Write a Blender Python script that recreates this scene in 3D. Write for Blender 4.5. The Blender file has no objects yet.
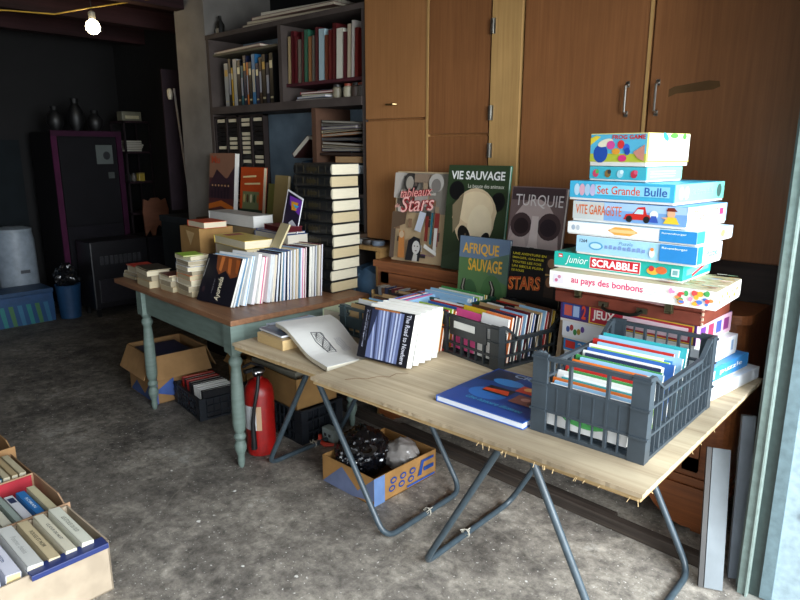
import bpy, bmesh, math, random
from mathutils import Vector, Matrix
S = bpy.context.scene
COL = S.collection
rnd = random.Random(7)
R = math.radians

# ------------------------------------------------------------------ colour / materials
def lin(c):
    if isinstance(c, str):
        c = c.lstrip('#'); c = [int(c[i:i+2], 16)/255 for i in (0, 2, 4)]
    return tuple((x/12.92 if x <= .04045 else ((x+.055)/1.055)**2.4) for x in c[:3]) + (1,)

def newmat(name):
    m = bpy.data.materials.new(name); m.use_nodes = True
    nt = m.node_tree; b = nt.nodes['Principled BSDF']
    return m, nt, b

def noise_mul(nt, src, scale, lo, hi, detail=5, stretch=None):
    """multiply colour socket src by noise in [lo,hi] ; returns colour socket"""
    tc = nt.nodes.new('ShaderNodeTexCoord'); n = nt.nodes.new('ShaderNodeTexNoise')
    n.inputs['Scale'].default_value = scale; n.inputs['Detail'].default_value = detail
    if stretch:
        mp = nt.nodes.new('ShaderNodeMapping'); mp.inputs['Scale'].default_value = stretch
        nt.links.new(tc.outputs['Object'], mp.inputs['Vector']); nt.links.new(mp.outputs['Vector'], n.inputs['Vector'])
    else:
        nt.links.new(tc.outputs['Object'], n.inputs['Vector'])
    mr = nt.nodes.new('ShaderNodeMapRange')
    mr.inputs['From Min'].default_value = .3; mr.inputs['From Max'].default_value = .7
    mr.inputs['To Min'].default_value = lo; mr.inputs['To Max'].default_value = hi
    nt.links.new(n.outputs['Fac'], mr.inputs['Value'])
    mx = nt.nodes.new('ShaderNodeVectorMath'); mx.operation = 'SCALE'
    nt.links.new(src, mx.inputs[0]); nt.links.new(mr.outputs['Result'], mx.inputs['Scale'])
    return mx.outputs[0], n

def vc_mat(name, rough, metal=0, lo=.92, hi=1.06, scale=30, spec=.5, stretch=None, bump=0, coat=0):
    m, nt, b = newmat(name)
    a = nt.nodes.new('ShaderNodeVertexColor'); a.layer_name = 'Col'
    o, n = noise_mul(nt, a.outputs['Color'], scale, lo, hi, 4, stretch)
    nt.links.new(o, b.inputs['Base Color'])
    b.inputs['Roughness'].default_value = rough; b.inputs['Metallic'].default_value = metal
    b.inputs['Specular IOR Level'].default_value = spec
    b.inputs['Coat Weight'].default_value = coat
    if bump:
        bp = nt.nodes.new('ShaderNodeBump'); bp.inputs['Strength'].default_value = bump; bp.inputs['Distance'].default_value = .01
        nt.links.new(n.outputs['Fac'], bp.inputs['Height']); nt.links.new(bp.outputs['Normal'], b.inputs['Normal'])
    return m

PRINT = vc_mat('printed_card', .42, lo=.95, hi=1.04, scale=14)
PAPER = vc_mat('paper_pages', .85, lo=.9, hi=1.05, scale=60, spec=.2, stretch=(.3, .3, 8))
CARD = vc_mat('cardboard', .9, lo=.82, hi=1.08, scale=12, spec=.15)
PLAST = vc_mat('moulded_plastic', .5, lo=.85, hi=1.15, scale=18)
PAINTM = vc_mat('painted_metal', .38, metal=.0, lo=.8, hi=1.12, scale=40, spec=.6)
STEEL = vc_mat('steel', .3, metal=1, lo=.8, hi=1.05, scale=40)
WOODV = vc_mat('painted_wood', .55, lo=.8, hi=1.1, scale=8, stretch=(1, 1, 6))
BAG = vc_mat('bin_bag_film', .16, lo=.8, hi=1.2, scale=20, spec=.8, bump=.6)
MATTE = vc_mat('matte_paint', .8, lo=.75, hi=1.15, scale=6, spec=.2)

def wood_mat(name, dark, light, axis='z', scale=1.0, rough=.5, stain=.35, spec=.4):
    m, nt, b = newmat(name)
    tc = nt.nodes.new('ShaderNodeTexCoord'); mp = nt.nodes.new('ShaderNodeMapping')
    st = {'z': (26, 26, .9), 'x': (.9, 26, 26), 'y': (26, .9, 26)}[axis]
    mp.inputs['Scale'].default_value = tuple(s*scale for s in st)
    nt.links.new(tc.outputs['Object'], mp.inputs['Vector'])
    n = nt.nodes.new('ShaderNodeTexNoise'); n.inputs['Scale'].default_value = 1.6; n.inputs['Detail'].default_value = 8; n.inputs['Roughness'].default_value = .65
    n.inputs['Distortion'].default_value = .4
    nt.links.new(mp.outputs['Vector'], n.inputs['Vector'])
    cr = nt.nodes.new('ShaderNodeValToRGB')
    cr.color_ramp.elements[0].position = .3; cr.color_ramp.elements[0].color = lin(dark)
    cr.color_ramp.elements[1].position = .72; cr.color_ramp.elements[1].color = lin(light)
    nt.links.new(n.outputs['Fac'], cr.inputs['Fac'])
    o, _ = noise_mul(nt, cr.outputs['Color'], 2.2, 1-stain, 1+stain*.4, 6)
    nt.links.new(o, b.inputs['Base Color'])
    b.inputs['Roughness'].default_value = rough; b.inputs['Specular IOR Level'].default_value = spec
    bp = nt.nodes.new('ShaderNodeBump'); bp.inputs['Strength'].default_value = .12; bp.inputs['Distance'].default_value = .004
    nt.links.new(n.outputs['Fac'], bp.inputs['Height']); nt.links.new(bp.outputs['Normal'], b.inputs['Normal'])
    return m
M_DOOR = wood_mat('orange_brown_veneer', '#7a4e2e', '#8f5f3a', 'z', 1.5, .38, .16)
M_DOOR2 = wood_mat('orange_veneer', '#96663c', '#a9764a', 'z', 1.5, .4, .12)
M_POST = wood_mat('yellow_pine', '#a07a48', '#bc955e', 'z', 1.0, .55, .25)
M_BUFF = wood_mat('reddish_sideboard_wood', '#7a4526', '#a36238', 'x', 1.2, .42, .4)
M_DARKW = wood_mat('dark_stained_wood', '#2b211d', '#3c2f29', 'x', 1.0, .6, .4)
M_PLY = wood_mat('worn_plywood', '#a08c70', '#d0c0a2', 'x', .45, .75, .42, .25)
M_TOPW = wood_mat('brown_table_top', '#7a5540', '#a07452', 'x', 1.0, .42, .3)
M_EDGE = wood_mat('plywood_edge', '#94774e', '#cdb183', 'x', 3.0, .85, .4, .2)
M_BEAM = wood_mat('floor_beam_wood', '#2e2824', '#5a5048', 'x', 1.0, .85, .5, .2)
M_CEIL = wood_mat('maroon_ceiling_boards', '#1f1213', '#3a2022', 'y', .6, .8, .4, .2)

def floor_mat():
    m, nt, b = newmat('stained_concrete')
    tc = nt.nodes.new('ShaderNodeTexCoord')
    def nz(sc, det, rough=.6, dist=0):
        n = nt.nodes.new('ShaderNodeTexNoise'); n.inputs['Scale'].default_value = sc; n.inputs['Detail'].default_value = det
        n.inputs['Roughness'].default_value = rough; n.inputs['Distortion'].default_value = dist
        nt.links.new(tc.outputs['Object'], n.inputs['Vector']); return n
    big = nz(2.9, 10, .74, .25); cr = nt.nodes.new('ShaderNodeValToRGB')
    e = cr.color_ramp.elements
    e[0].position = .33; e[0].color = lin('#4c4844'); e[1].position = .72; e[1].color = lin('#bab7b0')
    k = e.new(.48); k.color = lin('#79736b'); k = e.new(.6); k.color = lin('#989186')
    nt.links.new(big.outputs['Fac'], cr.inputs['Fac'])
    mid = nz(19, 10, .78, .3)
    mr = nt.nodes.new('ShaderNodeMapRange'); mr.inputs['From Min'].default_value = .35; mr.inputs['From Max'].default_value = .65
    mr.inputs['To Min'].default_value = .45; mr.inputs['To Max'].default_value = 1.4
    nt.links.new(mid.outputs['Fac'], mr.inputs['Value'])
    sc = nt.nodes.new('ShaderNodeVectorMath'); sc.operation = 'SCALE'
    nt.links.new(cr.outputs['Color'], sc.inputs[0]); nt.links.new(mr.outputs['Result'], sc.inputs['Scale'])
    # small pale flecks
    fl = nz(70, 3, .5); fr = nt.nodes.new('ShaderNodeMapRange'); fr.inputs['From Min'].default_value = .655; fr.inputs['From Max'].default_value = .71
    nt.links.new(fl.outputs['Fac'], fr.inputs['Value'])
    m1 = nt.nodes.new('ShaderNodeMixRGB'); m1.inputs['Color2'].default_value = lin('#c9c6bf')
    nt.links.new(fr.outputs['Result'], m1.inputs['Fac']); nt.links.new(sc.outputs[0], m1.inputs['Color1'])
    # cracks
    wn = nz(3, 4)
    mxv = nt.nodes.new('ShaderNodeMixRGB'); mxv.inputs['Fac'].default_value = .12
    nt.links.new(tc.outputs['Object'], mxv.inputs['Color1']); nt.links.new(wn.outputs['Color'], mxv.inputs['Color2'])
    vo = nt.nodes.new('ShaderNodeTexVoronoi'); vo.feature = 'DISTANCE_TO_EDGE'; vo.inputs['Scale'].default_value = .9
    nt.links.new(mxv.outputs['Color'], vo.inputs['Vector'])
    vr = nt.nodes.new('ShaderNodeMapRange'); vr.inputs['From Max'].default_value = .005; vr.inputs['To Min'].default_value = .28; vr.inputs['To Max'].default_value = 0
    nt.links.new(vo.outputs['Distance'], vr.inputs['Value'])
    m2 = nt.nodes.new('ShaderNodeMixRGB'); m2.inputs['Color2'].default_value = lin('#a39c90')
    nt.links.new(vr.outputs['Result'], m2.inputs['Fac']); nt.links.new(m1.outputs['Color'], m2.inputs['Color1'])
    # daylight falloff painted into the colour: brighter near the opening, darker at the back
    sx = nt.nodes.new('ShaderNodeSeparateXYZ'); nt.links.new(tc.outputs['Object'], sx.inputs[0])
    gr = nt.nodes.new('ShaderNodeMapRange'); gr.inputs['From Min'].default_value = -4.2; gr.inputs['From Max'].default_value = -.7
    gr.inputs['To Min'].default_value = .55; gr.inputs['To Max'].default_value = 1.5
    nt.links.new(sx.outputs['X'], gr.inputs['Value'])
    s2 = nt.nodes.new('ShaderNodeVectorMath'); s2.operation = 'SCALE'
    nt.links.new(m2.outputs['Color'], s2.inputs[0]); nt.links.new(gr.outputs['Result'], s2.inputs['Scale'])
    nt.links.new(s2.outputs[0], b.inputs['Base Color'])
    b.inputs['Roughness'].default_value = .62; b.inputs['Specular IOR Level'].default_value = .3
    bp = nt.nodes.new('ShaderNodeBump'); bp.inputs['Strength'].default_value = .35; bp.inputs['Distance'].default_value = .01
    nt.links.new(mid.outputs['Fac'], bp.inputs['Height']); nt.links.new(bp.outputs['Normal'], b.inputs['Normal'])
    return m
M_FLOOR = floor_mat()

def plaster(name, c, lo=.7, hi=1.1):
    m, nt, b = newmat(name)
    rgb = nt.nodes.new('ShaderNodeRGB'); rgb.outputs[0].default_value = lin(c)
    o, n = noise_mul(nt, rgb.outputs[0], 4, lo, hi, 8)
    nt.links.new(o, b.inputs['Base Color']); b.inputs['Roughness'].default_value = .9
    bp = nt.nodes.new('ShaderNodeBump'); bp.inputs['Strength'].default_value = .4; bp.inputs['Distance'].default_value = .02
    nt.links.new(n.outputs['Fac'], bp.inputs['Height']); nt.links.new(bp.outputs['Normal'], b.inputs['Normal'])
    return m
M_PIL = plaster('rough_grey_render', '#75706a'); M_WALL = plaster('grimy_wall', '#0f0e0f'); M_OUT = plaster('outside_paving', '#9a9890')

# ------------------------------------------------------------------ mesh builder
class MB:
    def __init__(s): s.v = []; s.f = []; s.c = []; s.sm = []
    def add(s, vs, fs, col, M=None, smooth=False):
        o = len(s.v)
        for p in vs:
            p = Vector(p)
            if M is not None: p = M @ p
            s.v.append(p)
        c = lin(col)
        for f in fs: s.f.append([o+i for i in f]); s.c.append(c); s.sm.append(smooth)
        return s
    def box(s, a, b, col='#888888', M=None):
        x0, y0, z0 = a; x1, y1, z1 = b
        vs = [(x0,y0,z0),(x1,y0,z0),(x1,y1,z0),(x0,y1,z0),(x0,y0,z1),(x1,y0,z1),(x1,y1,z1),(x0,y1,z1)]
        return s.add(vs, [(0,3,2,1),(4,5,6,7),(0,1,5,4),(1,2,6,5),(2,3,7,6),(3,0,4,7)], col, M)
    def rbox(s, a, b, r, col='#888888', M=None):
        """box with edges chamfered by r"""
        bm = bmesh.new(); vs = [bm.verts.new((x,y,z)) for z in (a[2],b[2]) for x,y in ((a[0],a[1]),(b[0],a[1]),(b[0],b[1]),(a[0],b[1]))]
        for f in [(0,3,2,1),(4,5,6,7),(0,1,5,4),(1,2,6,5),(2,3,7,6),(3,0,4,7)]: bm.faces.new([vs[i] for i in f])
        bmesh.ops.bevel(bm, geom=list(bm.edges), offset=r, segments=2, affect='EDGES', profile=.5)
        s.addbm(bm, col, M); return s
    def addbm(s, bm, col, M=None, smooth=False):
        bm.verts.index_update()
        s.add([v.co.copy() for v in bm.verts], [[v.index for v in f.verts] for f in bm.faces], col, M, smooth); bm.free()
    def prism(s, pts, d, col='#888888', M=None):
        """pts: 2D outline (x,y) ccw, extruded z 0..d"""
        n = len(pts); vs = [(x,y,0) for x,y in pts]+[(x,y,d) for x,y in pts]
        fs = [tuple(range(n-1,-1,-1)), tuple(range(n,2*n))]+[(i,(i+1)%n,n+(i+1)%n,n+i) for i in range(n)]
        return s.add(vs, fs, col, M)
    def poly(s, pts, col, M=None):
        return s.add(pts, [tuple(range(len(pts)))], col, M)
    def tube(s, path, r, col='#888888', n=10, M=None, cap=True):
        path = [Vector(p) for p in path]; rs = r if isinstance(r, (list, tuple)) else [r]*len(path)
        vs = []; fs = []; up = None
        for i, p in enumerate(path):
            t = (path[min(i+1,len(path)-1)]-path[max(i-1,0)]).normalized()
            if up is None: up = t.orthogonal().normalized()
            up = (up - t*up.dot(t)).normalized(); w = t.cross(up)
            for k in range(n):
                a = 2*math.pi*k/n; vs.append(p+(up*math.cos(a)+w*math.sin(a))*rs[i])
        for i in range(len(path)-1):
            for k in range(n): fs.append((i*n+k, i*n+(k+1)%n, (i+1)*n+(k+1)%n, (i+1)*n+k))
        if cap: fs.append(tuple(range(n-1,-1,-1))); fs.append(tuple((len(path)-1)*n+k for k in range(n)))
        return s.add(vs, fs, col, M, True)
    def lathe(s, prof, col='#888888', n=20, M=None):
        vs = []; fs = []
        for r, z in prof:
            for k in range(n): a = 2*math.pi*k/n; vs.append((r*math.cos(a), r*math.sin(a), z))
        for i in range(len(prof)-1):
            for k in range(n): fs.append((i*n+k, i*n+(k+1)%n, (i+1)*n+(k+1)%n, (i+1)*n+k))
        fs.append(tuple(range(n-1,-1,-1))); fs.append(tuple((len(prof)-1)*n+k for k in range(n)))
        return s.add(vs, fs, col, M, True)
    def build(s, name, mat, parent=None, bevel=0):
        me = bpy.data.meshes.new(name); me.from_pydata(s.v, [], s.f)
        ca = me.color_attributes.new('Col', 'FLOAT_COLOR', 'CORNER')
        k = 0
        for i, p in enumerate(me.polygons):
            p.use_smooth = s.sm[i]
            for _ in p.loop_indices: ca.data[k].color = s.c[i]; k += 1
        me.materials.append(mat); me.update()
        o = bpy.data.objects.new(name, me); COL.objects.link(o)
        if parent is not None: o.parent = parent
        if bevel:
            b = o.modifiers.new('bevel', 'BEVEL'); b.width = bevel; b.segments = 2; b.limit_method = 'ANGLE'
        if any(s.sm):
            try: me.set_sharp_from_angle(angle=R(40))
            except Exception: pass
        return o
def T(x=0, y=0, z=0, rz=0, rx=0, ry=0):
    return Matrix.Translation((x,y,z)) @ Matrix.Rotation(R(rz),4,'Z') @ Matrix.Rotation(R(ry),4,'Y') @ Matrix.Rotation(R(rx),4,'X')
def tag(o, label, cat, group=None, kind=None):
    if label: o['label'] = label
    if cat: o['category'] = cat
    if group: o['group'] = group
    if kind: o['kind'] = kind
    return o
def thing(name, label, cat, M=None, group=None):
    o = bpy.data.objects.new(name, None); COL.objects.link(o); o.empty_display_size = .05
    if M is not None:
        o.location = M.to_translation(); o.rotation_euler = M.to_euler()
    return tag(o, label, cat, group)
def struct(name, mb, mat):
    o = mb.build(name, mat); o['kind'] = 'structure'; return o
def plabel(o, s): o['label'] = s; return o

_tc = {}
def text_geo(body, bold=.0, shear=0):
    key = (body, bold, shear)
    if key in _tc: return _tc[key]
    cu = bpy.data.curves.new('t', 'FONT'); cu.body = body; cu.size = 1; cu.offset = bold; cu.shear = shear; cu.resolution_u = 3
    ob = bpy.data.objects.new('t', cu); COL.objects.link(ob)
    dg = bpy.context.evaluated_depsgraph_get(); me = bpy.data.meshes.new_from_object(ob.evaluated_get(dg))
    vs = [v.co.copy() for v in me.vertices]; fs = [list(p.vertices) for p in me.polygons]
    bpy.data.objects.remove(ob); bpy.data.meshes.remove(me); bpy.data.curves.remove(cu)
    xs = [v.x for v in vs]; ys = [v.y for v in vs]
    x0, x1, y0, y1 = min(xs), max(xs), min(ys), max(ys)
    vs = [((v.x-x0)/(x1-x0), (v.y-y0)/(y1-y0), 0) for v in vs]
    _tc[key] = (vs, fs); return vs, fs

class Art(MB):
    """flat printing on a face; u right, v up in metres, layers stacked in hair-thin steps"""
    def __init__(s, F): super().__init__(); s.F = F; s.l = .0006
    def step(s): s.l += .00025; return s.F @ Matrix.Translation((0, 0, s.l))
    def p(s, pts, col): s.add([(x, y, 0) for x, y in pts], [tuple(range(len(pts)))], col, s.step()); return s
    def r(s, x0, y0, x1, y1, col): return s.p([(x0,y0),(x1,y0),(x1,y1),(x0,y1)], col)
    def e(s, cx, cy, rx, ry, col, rot=0, n=18):
        c, d = math.cos(R(rot)), math.sin(R(rot)); P = []
        for k in range(n):
            a = 2*math.pi*k/n; x, y = rx*math.cos(a), ry*math.sin(a); P.append((cx+x*c-y*d, cy+x*d+y*c))
        return s.p(P, col)
    def t(s, body, x0, y0, x1, y1, col, bold=.01, shear=0, rot=0):
        vs, fs = text_geo(body, bold, shear); M = s.step()
        if rot: M = M @ Matrix.Translation((x0, y0, 0)) @ Matrix.Rotation(R(rot), 4, 'Z') @ Matrix.Translation((-x0, -y0, 0))
        s.add([(x0+v[0]*(x1-x0), y0+v[1]*(y1-y0), 0) for v in vs], fs, col, M); return s

# face frames on an upright box w (x), d (y), h (z); origin front-left-bottom
def F_front(): return Matrix.Rotation(R(90), 4, 'X')
def F_right(w): return Matrix.Translation((w,0,0)) @ Matrix.Rotation(R(90),4,'Z') @ Matrix.Rotation(R(90),4,'X')
def F_top(h): return Matrix.Translation((0,0,h))

# ------------------------------------------------------------------ books
# local book frame: x from spine (0) to fore edge (w), y height, z thickness (front cover at z=t)
def book_meshes(w, h, t, cover, page, ct=.0022, inset=.004, soft=False):
    if soft: ct = .0009; inset = .0008
    c = MB()
    c.box((0,0,0),(w,h,ct), cover); c.box((0,0,t-ct),(w,h,t), cover); c.box((0,0,ct),(ct,h,t-ct), cover)
    p = MB(); p.box((ct,inset,ct),(w-inset,h-inset,t-ct), page)
    return c, p
def book(M, w, h, t, cover, page, label, group=None, soft=False, name='book', cat='book', art=None, split=True):
    c, p = book_meshes(w, h, t, cover, page, soft=soft)
    if split:
        r = thing(name, label, cat, M, group)
        c.build('cover', PRINT, r); p.build('pages', PAPER, r)
    else:
        c.add(p.v, p.f, page)
        r = c.build(name, PRINT); r.location = M.to_translation(); r.rotation_euler = M.to_euler(); tag(r, label, cat, group)
    if art:
        a = Art(Matrix.Translation((0,0,t))); art(a, w, h); a.build('cover_print', PRINT, r)
    return r
def frame(o, x, y):
    """matrix with origin o, local x along x, local y along y"""
    x = Vector(x).normalized(); y = Vector(y); z = x.cross(y).normalized(); y = z.cross(x)
    return Matrix(((x.x,y.x,z.x,o[0]),(x.y,y.y,z.y,o[1]),(x.z,y.z,z.z,o[2]),(0,0,0,1)))
ORD = ['first','second','third','fourth','fifth','sixth','seventh','eighth','ninth','tenth','eleventh','twelfth','thirteenth','fourteenth','fifteenth','sixteenth','seventeenth','eighteenth','nineteenth','twentieth',
       'twenty-first','twenty-second','twenty-third','twenty-fourth','twenty-fifth','twenty-sixth','twenty-seventh','twenty-eighth','twenty-ninth','thirtieth']
CN = {'white':'#e9e8e4','cream':'#d9cdb0','red':'#b3261e','blue':'#2d5fa8','pale blue':'#8fb9d8','navy':'#20294a','green':'#3f8f4a','dark green':'#24452f','yellow':'#e0b830','orange':'#d9702a',
      'pink':'#e0508f','black':'#17171b','grey':'#77787a','brown':'#5c3a26','tan':'#b9986a','teal':'#2f9aa0','maroon':'#5a1820','purple':'#6a3c86','lime':'#9cc83c'}

# ================================================================== SETTING
H_CEIL = 2.72
YB = 3.36; XF = -.46
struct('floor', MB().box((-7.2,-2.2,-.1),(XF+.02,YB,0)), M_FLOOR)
struct('floor_outside', MB().box((XF+.02,-4,-.1),(4,YB,0)), M_OUT)
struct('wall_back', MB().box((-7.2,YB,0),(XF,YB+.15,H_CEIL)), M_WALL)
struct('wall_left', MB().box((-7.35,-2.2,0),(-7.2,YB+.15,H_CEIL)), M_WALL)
struct('wall_front', MB().box((-7.2,-2.35,0),(XF,-2.2,H_CEIL)), M_PIL)
fw = MB(); fw.box((XF+.02,2.47,0),(XF+.22,YB+.15,H_CEIL)); fw.box((XF,-2.35,2.36),(XF+.2,2.47,H_CEIL)); fw.box((XF,-2.35,0),(XF+.2,-2.0,2.36))
struct('wall_right', fw, M_PIL)
struct('ceiling', MB().box((-7.35,-2.35,H_CEIL),(XF+.2,YB+.15,H_CEIL+.1)), M_CEIL)
for i, x in enumerate((-6.6,-5.7,-4.8,-3.4,-2.0)):
    struct('trim_%d' % (i+1), MB().box((x,-2.2,H_CEIL-.14),(x+.11,YB,H_CEIL)), M_CEIL)
struct('wall_pillar', MB().box((-4.84,2.76,0),(-4.43,YB,H_CEIL)), M_PIL)

# door frame and open door leaf on the right
jm = MB(); jm.box((-.457,2.31,0),(-.425,2.36,2.34),'#74857f'); jm.box((-.425,2.33,0),(-.39,2.38,2.34),'#33403e'); jm.box((-.47,2.34,0),(-.452,2.46,2.34),'#4d5a56')
jm.box((-.43,2.30,0),(-.424,2.34,2.34),'#8fa099')
o = jm.build('door_1', PAINTM); o['kind'] = 'structure'
dl = MB(); dl.box((-.385,2.33,.01),(.7,2.37,2.32),'#a4b8c0')
o2 = dl.build('door_2', PAINTM, bevel=.004); o2['kind'] = 'structure'
e = MB(); e.box((-.388,2.318,.01),(-.35,2.331,2.32),'#6d8288'); e.box((-.30,2.322,.35),(.62,2.331,.37),'#9fb4ba'); e.box((-.30,2.322,1.3),(.62,2.331,1.32),'#9fb4ba')
e.build('door_edge', PAINTM, o2)

# ================================================================== WARDROBE (big two-door + narrow units)
def handle_bar(x, y, z0, z1, parent):
    mb = MB(); mb.tube([(x,y,z0),(x,y-.025,z0+.008),(x,y-.025,z1-.008),(x,y,z1)], .005, '#c8c4bc', 8)
    mb.box((x-.008,y-.004,z0-.012),(x+.008,y,z0+.012),'#b0aca4'); mb.box((x-.008,y-.004,z1-.012),(x+.008,y,z1+.012),'#b0aca4')
    plabel(mb.build('handle', STEEL, parent), 'chrome bar handle')
W = thing('wardrobe', 'tall brown veneer wardrobe with two big doors above the sideboard', 'wardrobe', T(-1.715,2.75,0))
c = MB(); c.box((0,.022,1.12),(1.2,.6,2.62)); c.build('carcass', M_DOOR, W)
c = MB(); c.box((0,.06,.955),(1.2,.58,1.12)); plabel(c.build('plinth', M_DARKW, W), 'dark recessed plinth')
for i, (x0, x1) in enumerate(((.004,.603),(.611,1.2))):
    d = MB(); d.rbox((x0,0,1.125),(x1,.02,2.615), .002); d = d.build('door', M_DOOR, W)
    if i == 0:
        s = MB(); s.box((x1-.012,-.006,1.125),(x1+.001,.0,2.615)); plabel(s.build('edge_strip', M_POST, d), 'pale wooden edge strip')
    handle_bar(.518 if i == 0 else .645, 0, 1.70, 1.82, d)
    if i == 1:
        s = MB(); s.prism([(.69,1.76),(.72,1.772),(.86,1.78),(.885,1.79),(.88,1.81),(.84,1.815),(.71,1.80),(.69,1.79)], .0012, '#5d4428', Matrix.Rotation(R(90),4,'X') @ T(0,0,.0))
        plabel(s.build('stain', MATTE, d), 'smeared stain beside the handle')
# narrow units
N = thing('tall_cupboard', 'narrow orange-brown cupboard of four stacked doors beside the bookshelves', 'cupboard', T(-2.765,2.75,0))
c = MB(); c.box((0,.022,1.03),(.87,.58,2.62)); c.build('carcass', M_DOOR2, N)
def ndoor(x0, x1, z0, z1, m, handle=None, y=0):
    d = MB(); d.rbox((x0,y,z0),(x1,y+.022,z1), .002); d = d.build('door', m, N)
    if handle:
        k = MB(); k.tube([(handle[0]-.035,y,handle[1]),(handle[0]-.025,y-.02,handle[1]),(handle[0]+.025,y-.02,handle[1]),(handle[0]+.035,y,handle[1])], .005, '#b8a070', 8)
        plabel(k.build('handle', STEEL, d), 'small brass bar handle')
    return d
ndoor(.002,.462,1.725,2.615,M_DOOR2,(.21,1.80)); ndoor(.002,.458,1.035,1.712,M_DOOR2)
ndoor(.478,.862,1.635,2.615,M_DOOR); ndoor(.478,.862,1.035,1.622,M_DOOR)
s = MB(); s.box((.462,-.004,1.035),(.475,.02,2.615)); s.build('edge_strip', M_POST, N)
# pine post between
P = thing('pine_post', 'yellow pine upright board between the narrow cupboard and the big wardrobe', 'post', T(-1.895,2.742,0))
c = MB(); c.rbox((.004,0,.955),(.172,.06,2.62), .002); c.build('board', M_POST, P)
for z in (2.13,1.73,1.55,1.28):
    h = MB(); h.box((0,-.006,z-.035),(.014,.0,z+.035),'#b9b7b0'); h.box((.016,-.006,z-.035),(.028,.0,z+.035),'#b9b7b0'); h.tube([(.015,-.008,z-.035),(.015,-.008,z+.035)],.004,'#a9a7a0',8)
    plabel(h.build('hinge', STEEL, P), 'steel butt hinge')

# ================================================================== SIDEBOARD
SB = thing('sideboard', 'low reddish brown sideboard with rounded corner behind the tables', 'sideboard', T(-2.50,2.545,0))
LX = 1.915
def plan(ins, x1=LX, d=.80):
    r = .07; pts = [(ins,ins),(x1-r-ins,ins)]
    for k in range(1,6):
        a = -math.pi/2 + k*math.pi/10; pts.append((x1-r-ins+r*math.cos(a), ins+r+r*math.sin(a)))
    pts += [(x1-ins,d),(ins,d)]
    return pts
c = MB(); c.prism(plan(.012), .72, M=T(0,0,.2)); c.build('carcass', M_BUFF, SB)
c = MB(); c.prism(plan(-.006,d=.80), .035, M=T(0,0,.918)); c.build('top', M_BUFF, SB)
c = MB(); c.prism(plan(0), .03, M=T(0,0,.19)); c.prism(plan(.004), .015, M=T(0,0,.245)); c.build('moulding', M_BUFF, SB)
c = MB()
def sc(x0, x1):    # scalloped plinth outline seen from the front
    pts = [(x0,.19),(x0,.04)]
    pts += [(x0+.10,.035),(x0+.16,.05),(x0+.21,.09),(x0+.25,.135),(x0+.33,.16)]
    pts += [(x1-.33,.16),(x1-.25,.135),(x1-.21,.09),(x1-.16,.05),(x1-.10,.035),(x1,.04),(x1,.19)]
    return pts
c.prism(sc(.02,LX-.06)[::-1], .03, M=T(0,.035,0) @ Matrix.Rotation(R(90),4,'X'))
c.box((.02,.05,0),(.09,.12,.19)); c.box((LX-.13,.05,0),(LX-.06,.12,.19)); c.box((LX-.1,.7,0),(LX-.03,.8,.19)); c.build('plinth', M_BUFF, SB)
for k, (x0,x1) in enumerate(((.05,.66),(.68,1.24),(1.26,1.80))):
    d = MB(); z0, z1 = .29, .89
    d.box((x0,-.004,z0),(x1,.014,z0+.06)); d.box((x0,-.004,z1-.06),(x1,.014,z1)); d.box((x0,-.004,z0),(x0+.06,.014,z1)); d.box((x1-.06,-.004,z0),(x1,.014,z1)); d.box((x0,.004,z0),(x1,.014,z1))
    d.build('door', M_BUFF, SB)

# ================================================================== GREY SHELF UNIT (left)
SH = thing('shelf_unit', 'dark grey-brown open shelf unit between the pillar and the cupboards', 'shelves', T(0,0,0))
y0, y1 = 2.76, 3.08
def shb(a, b, name='shelf', col='#4a413d', m=MATTE): return MB().box(a, b, col).build(name, m, SH)
shb((-4.425,y0,1.06),(-4.39,y1,2.34),'upright'); shb((-3.575,y0,1.86),(-3.54,y1,2.34),'upright'); shb((-2.80,y0,1.06),(-2.77,y1,2.34),'upright')
shb((-3.26,y0,1.06),(-3.22,y1,1.82),'upright','#553c2e')
shb((-4.39,y0-.012,1.81),(-2.80,y1,1.86)); shb((-4.425,y0-.005,2.335),(-2.77,y1,2.365)); shb((-3.22,y0,1.27),(-2.80,y1,1.29))
shb((-3.54,y0+.03,1.955),(-2.80,y1,1.975),'shelf','#4a2228')
plabel(shb((-4.425,y1-.02,1.06),(-2.77,y1,2.34),'back_panel','#8496a4'), 'blue-grey back panel')
shb((-4.39,y0+.03,1.86),(-3.575,y1-.021,1.862),'shelf_liner','#2c2624')
LC = thing('low_cabinet', 'dark low cabinet carrying the shelf unit behind the green table', 'cabinet', T(0,0,0))
MB().box((-4.425,2.60,0),(-2.77,3.1,1.035),'#2e2825').build('carcass', MATTE, LC)
MB().box((-4.43,2.585,1.035),(-2.765,3.1,1.058),'#4a3a2e').build('top', MATTE, LC)

# tape racks
def tape_rack(x, label, seed):
    r = thing('tape_rack', label, 'tape rack', T(x,2.765,1.06), 'tape racks on the shelf unit')
    w = .30; f = MB(); col = '#2a2220'
    f.box((0,0,0),(.012,.045,.735),col); f.box((w-.012,0,0),(w,.045,.735),col); f.box((w/2-.008,0,0),(w/2+.008,.045,.735),col); f.box((0,.04,0),(w,.045,.735),'#0d0c0d'); f.box((0,0,0),(w,.045,.012),col); f.box((0,0,.723),(w,.045,.735),col)
    f.build('frame', MATTE, r); q = random.Random(seed)
    for cidx in range(2):
        xx = .014 + cidx*(w/2-.004)
        for k in range(22):
            z = .016+k*.032
            pale = q.random() < .42
            MB().box((xx,.01,z),(xx+.125,.038,z+.026),'#121114').build('cassette', PLAST, r)
            if pale: tag(MB().box((xx+.02,.007,z+.002),(xx+.112,.0105,z+.024),'#cfc4a8').build('cassette_label', PAPER, r), None, None)
    return r
tape_rack(-4.385, 'left black cassette rack with cream labels on the shelf unit', 3)
tape_rack(-4.078, 'right black cassette rack with cream labels, next to the blue panel', 8)

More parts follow.
